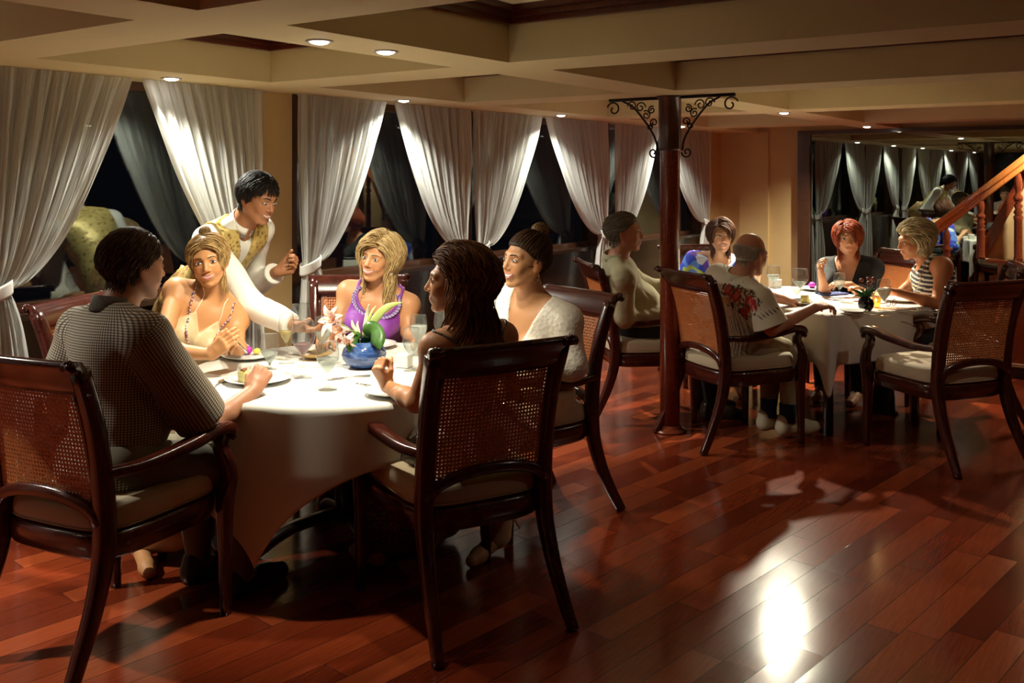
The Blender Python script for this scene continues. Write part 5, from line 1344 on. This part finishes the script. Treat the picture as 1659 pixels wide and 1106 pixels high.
for n_ in M_glass.node_tree.nodes:
    if n_.type == 'VALTORGB':
        for e_, c_ in zip(n_.color_ramp.elements, (.93, .72, .12)): e_.color = (c_, c_*1.01, c_, 1)
        n_.color_ramp.elements[1].position = .55
def liquid(name, c, a):
    m = bpy.data.materials.new(name); m.use_nodes = True; nt = m.node_tree; nt.nodes.clear()
    t = node(nt, 'ShaderNodeBsdfTransparent'); t.inputs[0].default_value = (*c, 1)
    d = node(nt, 'ShaderNodeBsdfPrincipled'); d.inputs['Base Color'].default_value = (*c, 1); d.inputs['Roughness'].default_value = .05
    mx = node(nt, 'ShaderNodeMixShader'); mx.inputs[0].default_value = a; lk(nt, t.outputs[0], mx.inputs[1]); lk(nt, d.outputs[0], mx.inputs[2])
    o = node(nt, 'ShaderNodeOutputMaterial'); lk(nt, mx.outputs[0], o.inputs[0]); return m
M_water = liquid('water', (.80, .84, .82), .22); M_white_w = liquid('white wine', (.72, .62, .25), .35); M_rose = liquid('red wine', (.40, .20, .22), .45); M_icew = liquid('iced water', (.78, .82, .78), .55)
M_china = plain('white china', (.74, .735, .71), .15, var=.01); M_silver = plain('polished silver', (.65, .63, .58), .18, 1., var=.05)
def onT(px, py): # a spot on a table top seen in the photo
    d = (EYE-TZ-.006)*FPX/(py-HZ); return W((px-CX)/FPX*d, d, TZ+.006)
def prof_wine(h, rb, rf, stem): # base, stem, bowl
    b0 = stem
    o = [(rf, 0), (rf, .002), (rf*.5, .005), (.006, .012), (.0038, .03), (.0038, b0-.012), (.007, b0-.003)]
    H_ = h-b0
    for k in np.linspace(0, 1, 14): o.append((max(.007, rb*math.sin(min(1, .10+k*1.02/.60)*PI/2)*(1-.17*max(0, (k-.5)/.5)**1.6)) if k > 0 else .009, b0+H_*k))
    return o
def glass(name, label, loc, h=.20, rb=.038, rf=.034, stem=.085, fill=.45, liq=None, group=None):
    t = thing(name, label, 'glass', loc, 0, group); pr = prof_wine(h, rb, rf, stem)
    MB().lathe(pr[:7], 24).build('stem', M_stem_glass, t); MB().lathe(pr[6:], 28).build('bowl', M_glass, t)
    if liq is not None:
        q = [(r*.95, z) for r, z in pr[7:] if z < stem+(h-stem)*fill]; q = [(.0005, q[0][1])]+q+[(.0005, q[-1][1])]
        MB().lathe(q, 24).build('drink', liq, t)
    return t
def tumbler(name, label, loc, h=.15, rb=.038, stem=.02, fill=.5, liq=None): return glass(name, label, loc, h, rb, .032, stem, fill, liq)
glass('water_goblet', 'clear water goblet standing nearest the front edge of the round table', onT(531, 631), .190, .045, .037, .070, .52, M_water)
glass('wine_glass', 'large wine glass with a little red wine behind the front water goblet', onT(491, 612), .240, .050, .038, .10, .32, M_rose)
glass('wine_glass', 'slim wine glass of white wine beside the waiter\'s hand', onT(464, 588), .225, .036, .036, .095, .45, M_white_w)
glass('wine_glass', 'tall empty wine glass in front of the waiter\'s white sleeve', onT(487, 572), .235, .048, .038, .10, .0, None)
tumbler('water_goblet', 'short water glass between the girl\'s plate and the wine glasses', onT(437, 598), .155, .040, .028, .45, M_water)
glass('water_goblet', 'water goblet with cloudy iced water left of the flower vase', onT(523, 579), .190, .042, .036, .065, .62, M_icew)
glass('water_goblet', 'water goblet of iced water behind the brown-haired woman\'s shoulder', onT(678, 575), .190, .042, .036, .065, .62, M_icew)
glass('water_goblet', 'water goblet right of the white candle cube', onT(667, 600), .185, .040, .036, .065, .5, M_water)
glass('water_goblet', 'empty goblet half hidden behind the brown-haired woman\'s face', onT(716, 566), .185, .040, .036, .065, 0, None)
def plate(label, loc, r=.13, cat='plate', name='dinner_plate'):
    t = thing(name, label, cat, loc)
    MB().lathe([(0, .003), (r*.62, .003), (r*.68, .006), (r*.97, .017), (r, .019), (r*.99, .021), (r*.68, .010), (r*.60, .007), (0, .007)], 40).build('dish', M_china, t); return t
plate('white plate under the dessert glass of the man in the checked shirt', onT(418, 618), .135)
plate('white plate of the girl with the necklace, with purple and yellow food', onT(402, 580), .12)
plate('white plate behind the flowers, in front of the woman in purple', onT(600, 562), .13)
plate('white plate beside the elbow of the brown-haired woman', onT(640, 638), .12)
plate('white plate in front of the woman in the white cardigan', onT(735, 585), .12)
# dessert glass, food, candle, cutlery
p = onT(396, 621)+Vector((0, 0, .006)); t = thing('dessert_glass', 'small square glass of yellow custard topped with crumbs on the man\'s plate', 'dessert', p)
MB().tube([(0, 0, .002), (0, 0, .066)], 1, 16, False, flat=(.023, .023), up=(0, 1, 0)).build('glass', M_glass, t)
MB().tube([(0, 0, .003), (0, 0, .044)], 1, 16, flat=(.021, .021), up=(0, 1, 0)).build('custard', plain('custard', (.75, .62, .18), .4), t)
q = MB(); R_ = np.random.default_rng(2)
for i in range(16): q.ball((R_.uniform(-.015, .015), R_.uniform(-.015, .015), .046+R_.uniform(0, .008)), R_.uniform(.003, .006), 6)
o = q.build('crumb_topping', plain('crumbs', (.35, .13, .04), .8), t); o['kind'] = 'stuff'
def lump(name, label, cat, loc, r, mat, seed=0, n=14):
    q = MB(); R_ = np.random.default_rng(seed)
    q.ball((0, 0, r*.7), (r, r*.9, r*.75), 14)
    for i in range(n):
        d = R_.normal(size=3); d[2] = abs(d[2]); d /= np.linalg.norm(d); q.ball((d[0]*r*.8, d[1]*r*.8, r*.5+d[2]*r*.7), r*R_.uniform(.2, .38), 7)
    o = q.build(name, mat); o.location = loc; return tag(o, label, cat)
lump('purple_flower', 'bright purple orchid bloom on the girl\'s plate', 'flower', onT(401, 577)+Vector((0, 0, .012)), .024, plain('purple bloom', (.42, .04, .42), .6), 1)
lump('fruit_slice', 'yellow fruit beside the purple bloom on the girl\'s plate', 'food', onT(416, 577)+Vector((0, 0, .012)), .018, plain('yellow fruit', (.8, .62, .08), .4), 2, 6)
lump('cream_scoop', 'white scoop behind the purple bloom on the girl\'s plate', 'food', onT(398, 571)+Vector((0, 0, .012)), .020, plain('white cream', (.85, .80, .78), .6), 3, 6)
p = onT(655, 594); t = thing('candle_holder', 'white glowing glass cube candle holder right of the blue vase', 'candle holder', p, .3)
MB().box(-.03, .03, -.03, .03, 0, .058).build('cube', plain('white frosted glass', (.86, .86, .82), .3), t, smooth=False, bevel=.004)
def cutlery(name, label, p, ang, L=.19, kind='fork'):
    t = thing(name, label, 'cutlery', p, ang); q = MB(); q.tube([(-L/2, 0, .002), (-L*.1, 0, .004), (L*.18, 0, .003)], [.0045, .003, .0035], 6)
    q.build('handle', M_silver, t); q = MB()
    if kind == 'fork':
        q.tube([(L*.17, 0, .003), (L*.26, 0, .003)], [.004, .010], 8, flat=(1, .25), up=(0, 0, 1))
        for k in (-1, 0, 1): q.tube([(L*.26, k*.0075, .003), (L*.5, k*.007, .007)], .0016, 5)
    elif kind == 'spoon': q.ball((L*.34, 0, .004), (.032, .018, .004), 12)
    else: q.tube([(L*.17, 0, .003), (L*.45, .002, .003), (L*.55, .006, .003)], [.8, 1, .3], 8, flat=(.010, .0015), up=(0, 0, 1))
    q.build({'fork': 'tines', 'spoon': 'bowl', 'knife': 'blade'}[kind], M_silver, t); return t
cutlery('fork', 'silver fork by the elbow of the brown-haired woman', onT(612, 626), 1.9)
cutlery('spoon', 'silver spoon left of the plate of the man in the checked shirt', onT(355, 622), .6, .15, 'spoon')
cutlery('knife', 'silver knife lying right of the front water goblet', onT(566, 612), 2.6, .18, 'knife')
# the waiter's plate
p = V(512, 541, 4.44); t = plate('tan dish held low by the waiter over the table', Vector((p.x, p.y, TZ+.012)), .075, 'dish', 'serving_dish')
for c in kids(t): c.data.materials.clear(); c.data.materials.append(plain('tan stoneware', (.45, .28, .10), .35))
# fork and spoon tools held in fists
def stick(name, label, a, b, r=.0028, cat='cutlery'):
    o = MB().tube([a-a, (b-a)*.7, b-a], [r, r, r*2.2], 7).build(name, M_silver); o.location = a; tag(o, label, cat); return o
stick('spoon', 'silver spoon held in the fist of the man in the checked shirt', V(427, 603, 3.75), V(399, 612, 3.86))
stick('fork', 'silver fork held by the girl with the necklace', V(378, 545, 4.02), V(400, 572, 4.05))
# lily arrangement in the blue bowl vase
p = onT(590, 594); t = thing('flower_vase', 'blue glass bowl vase standing in the middle of the round table', 'vase', p)
def blueglass():
    m, nt, b = newmat('blue streaked glass'); v = tex(nt, scale=(6, 6, 22)); f = noise(nt, v, 2.2, 4, .6)
    r = ramp(nt, [(.25, (.006, .018, .07)), (.5, (.025, .07, .24)), (.75, (.18, .27, .48))], f); lk(nt, r.outputs[0], b.inputs['Base Color'])
    b.inputs['Roughness'].default_value = .12; b.inputs['Coat Weight'].default_value = .6; return m
MB().lathe([(0, .0), (.055, .0), (.075, .012), (.094, .036), (.099, .058), (.090, .084), (.066, .106), (.050, .114), (.046, .112), (.060, .100), (.080, .080)], 36).build('bowl', blueglass(), t)
t = thing('lily_arrangement', 'pale pink lilies and a long yellow-green leaf in the blue vase', 'flower arrangement', p+Vector((0, 0, .10)))
M_leaf = plain('dark green leaf', (.035, .11, .014), .4, var=.3, nscale=25); M_ylw = plain('yellow green leaf', (.42, .50, .16), .45, var=.1); M_pet = plain('pale pink petal', (.82, .60, .55), .5, var=.12, nscale=30); M_pet2 = plain('cream petal', (.84, .78, .58), .5); M_stem = plain('green stem', (.16, .28, .04), .5); M_org = plain('orange stamen', (.75, .25, .05), .6)
rr_, ff_ = nv(WD(1, 0)), nv(WD(0, 1)); zz_ = np.array([0, 0, 1.]); bp = nv(t.location)
def vp(px, py, dd=0.): return nv(V(px, py, 4.25+dd))-bp
def blade(name, pts, wid, mat, fold=.25, side=None):
    P_ = spline(pts, 6); n = len(P_); q = MB(); v = []
    T_ = np.gradient(P_, axis=0); T_ /= np.linalg.norm(T_, axis=1)[:, None]
    for i in range(n):
        k = i/(n-1); wd = wid*math.sin(PI*min(1, .06+.94*k)**.8)**.8*.5+.0006; sd = np.cross(T_[i], ff_ if side is None else side); sd /= np.linalg.norm(sd)+1e-9; up = np.cross(sd, T_[i])
        v += [P_[i]-sd*wd+up*wd*fold, P_[i]-sd*wd*.5+up*wd*fold*.3, P_[i]-up*.0006, P_[i]+sd*wd*.5+up*wd*fold*.3, P_[i]+sd*wd+up*wd*fold]
    q.add(v, [(i*5+j, i*5+j+1, i*5+j+6, i*5+j+5) for i in range(n-1) for j in range(4)]); o = q.build(name, mat, t); sm = o.modifiers.new('s', 'SOLIDIFY'); sm.thickness = .0012; return o
blade('long_leaf', [vp(594, 546), vp(606, 520), vp(626, 498), vp(653, 489, .03)], .036, M_ylw, .15)
blade('long_leaf', [vp(590, 545), vp(600, 510), vp(609, 495, .02)], .010, M_ylw)
blade('long_leaf', [vp(588, 545), vp(594, 512), vp(598, 492, -.02)], .016, M_pet2)
blade('leaf', [vp(588, 538), vp(602, 536, -.03), vp(612, 550, -.08), vp(616, 566, -.10)], .085, M_leaf, .3)
blade('leaf', [vp(584, 540), vp(574, 548, -.04), vp(568, 560, -.07), vp(566, 572, -.08)], .050, M_leaf, .3)
blade('leaf', [vp(590, 545), vp(600, 552, .05), vp(607, 560, .08)], .06, M_leaf, .3)
def lily(cx, cy, dd, dirv, L, mat, seed):
    R_ = np.random.default_rng(seed); c = vp(cx, cy, dd); ax = unit(dirv); a = unit(np.cross(ax, (.3, .2, .9))); b = np.cross(ax, a)
    MB().tube(spline([vp(585, 560), (vp(585, 545)+c)/2+np.array([0, 0, .004]), c], 4), .0028, 7).build('stem', M_stem, t)
    for i in range(6):
        th = i*PI/3+R_.uniform(-.15, .15); r = a*math.cos(th)+b*math.sin(th); op = .75+.15*(i % 2)
        blade('petal', [c, c+ax*L*.35+r*L*.14, c+ax*L*.62+r*L*.42*op, c+ax*L*.62+r*L*.86*op], L*.34, mat, .3, side=ax)
    q = MB()
    for i in range(5):
        th = i*1.25; r = a*math.cos(th)+b*math.sin(th); e = c+ax*L*.75+r*L*.15; q.tube([c, e], .0009, 5); q.ball(e, .0032, 6)
    q.build('stamens', M_org, t)
lily(549, 524, .0, -rr_*.5+zz_*.35-ff_*.7, .105, M_pet, 1)
lily(566, 535, -.03, -rr_*.7-ff_*.6+zz_*.1, .085, M_pet, 2)
lily(572, 540, -.05, -rr_*.35-ff_*.5-zz_*.5, .075, M_pet, 3)
blade('bud', [vp(580, 540), vp(572, 528), vp(570, 518)], .014, M_pet2); blade('bud', [vp(583, 540), vp(579, 528), vp(580, 520)], .010, M_pet2)
# ---- far table
glass('wine_glass', 'large round wine glass in front of the black-topped woman\'s hands, left', onT(1296, 486), .215, .056, .040, .085, .35, M_icew)
glass('wine_glass', 'wine glass beside the nose of the bald man', onT(1253, 478), .21, .048, .038, .09, .5, M_icew)
glass('water_goblet', 'small goblet of water in front of the large round wine glass', onT(1291, 492), .15, .036, .034, .06, .5, M_water)
glass('water_goblet', 'goblet of water beside the blue folded napkin', onT(1360, 486), .185, .040, .036, .075, .55, M_water)
glass('water_goblet', 'goblet of iced water beside the lit candle', onT(1432, 503), .195, .044, .036, .065, .60, M_icew)
plate('white plate with a custard cup in front of the bald man', onT(1302, 492), .13); plate('white plate with purple flower in front of the red-haired woman', onT(1325, 470), .13)
plate('white plate in front of the woman in the striped top', onT(1462, 488), .13); plate('small white side plate with cutlery near the hanging corner', onT(1383, 507), .085, name='side_plate')
p = onT(1304, 491)+Vector((0, 0, .008)); t = thing('custard_cup', 'small cup of pale custard on the bald man\'s plate', 'dessert', p)
MB().tube([(0, 0, 0), (0, 0, .045)], 1, 16, flat=(.024, .024), up=(0, 1, 0)).build('cup', plain('custard', (.75, .62, .18), .4), t)
lump('purple_flower', 'purple bloom on the red-haired woman\'s plate', 'flower', onT(1316, 468)+Vector((0, 0, .012)), .028, plain('purple bloom', (.42, .04, .42), .6), 5)
p = onT(1350, 477); t = thing('napkin', 'dark blue folded napkin lying beside a goblet', 'napkin', p, rot2); MB().box(-.10, .10, -.055, .055, 0, .012).build('fold', plain('navy linen', (.03, .045, .16), .8), t, smooth=False, bevel=.005)
p = onT(1403, 503); t = thing('bud_vase', 'small dark round vase between the goblets on the far table', 'vase', p)
MB().lathe([(0, 0), (.03, 0), (.045, .02), (.050, .045), (.042, .072), (.026, .085), (.024, .09)], 28).build('bowl', plain('dark glass', (.008, .008, .015), .12), t)
t = thing('posy', 'little posy of green leaves and dark red blooms in the dark vase', 'flower arrangement', p+Vector((0, 0, .08))); bp = nv(t.location); R_ = np.random.default_rng(8)
for i in range(16):
    d = R_.normal(size=3)*np.array([.9, .9, .4])+np.array([0, 0, 1.3]); d /= np.linalg.norm(d); L_ = R_.uniform(.07, .12); s_ = np.cross(d, R_.normal(size=3))
    blade('leaf', [np.zeros(3), d*L_*.5, d*L_+np.array([0, 0, -.012])], .022, M_leaf, .3, side=s_)
q = MB()
for i in range(5): d = R_.normal(size=3)*.03+np.array([.0, 0, .10]); MB().ball(d, (.014, .014, .011), 9).tube([(0, 0, 0), tuple(d)], .0015, 5).build('bloom', plain('dark red bloom', (.22, .02, .02), .6), t)
p = onT(1419, 497); t = thing('votive_candle', 'lit amber votive candle beside the dark vase', 'candle', p)
MB().lathe([(.022, 0), (.026, .002), (.030, .03), (.033, .06), (.031, .06), (.028, .03), (.022, .004), (0, .004)], 24).build('cup', thin_glass('amber glass', (1., .75, .35)), t)
MB().lathe([(0, .005), (.027, .005), (.028, .028), (0, .030)], 20).build('wax', emit('glowing wax', (1, .5, .10), 2.2), t); MB().ball((0, 0, .043), (.006, .006, .012), 10).build('flame', emit('flame', (1, .72, .25), 25), t)
ld = bpy.data.lights.new('candle_light', 'POINT'); ld.energy = .6; ld.color = (1, .55, .2); ld.shadow_soft_size = .015; lo = bpy.data.objects.new('candle_light', ld); COL.objects.link(lo); lo.parent = t; lo.location = (0, 0, .075)
p = onT(1256, 466); t = thing('candle_holder', 'white cube candle holder at the brightly lit left end of the far table', 'candle holder', p, rot2); MB().box(-.035, .035, -.035, .035, 0, .065).build('cube', plain('white frosted glass', (.86, .86, .82), .3), t, smooth=False, bevel=.004)
p = onT(1444, 496); t = thing('eyeglasses', 'pair of folded eyeglasses lying right of the candle', 'eyeglasses', p, rot2+.2); M_frame = plain('dark frame', (.06, .02, .03), .2)
for m_ in (1, -1): MB().tube([(m_*.034+.026*math.cos(a), .0, .022+.019*math.sin(a)) for a in np.linspace(0, 2*PI, 20)], .0022, 6, False).build('rim', M_frame, t); MB().tube([(m_*.060, 0, .026), (m_*.058, .07, .010), (m_*.02, .11, .003)], .0022, 6).build('temple', M_frame, t)
cutlery('fork', 'silver fork beside the small side plate', onT(1400, 510), rot2-.9, .19); cutlery('knife', 'silver knife beside the small side plate', onT(1411, 511), rot2-.9, .2, 'knife')
cutlery('spoon', 'silver spoon in front of the empty chair', onT(1477, 502), rot2-.35, .19, 'spoon'); cutlery('fork', 'silver fork in front of the empty chair', onT(1497, 504), rot2-.35, .19)
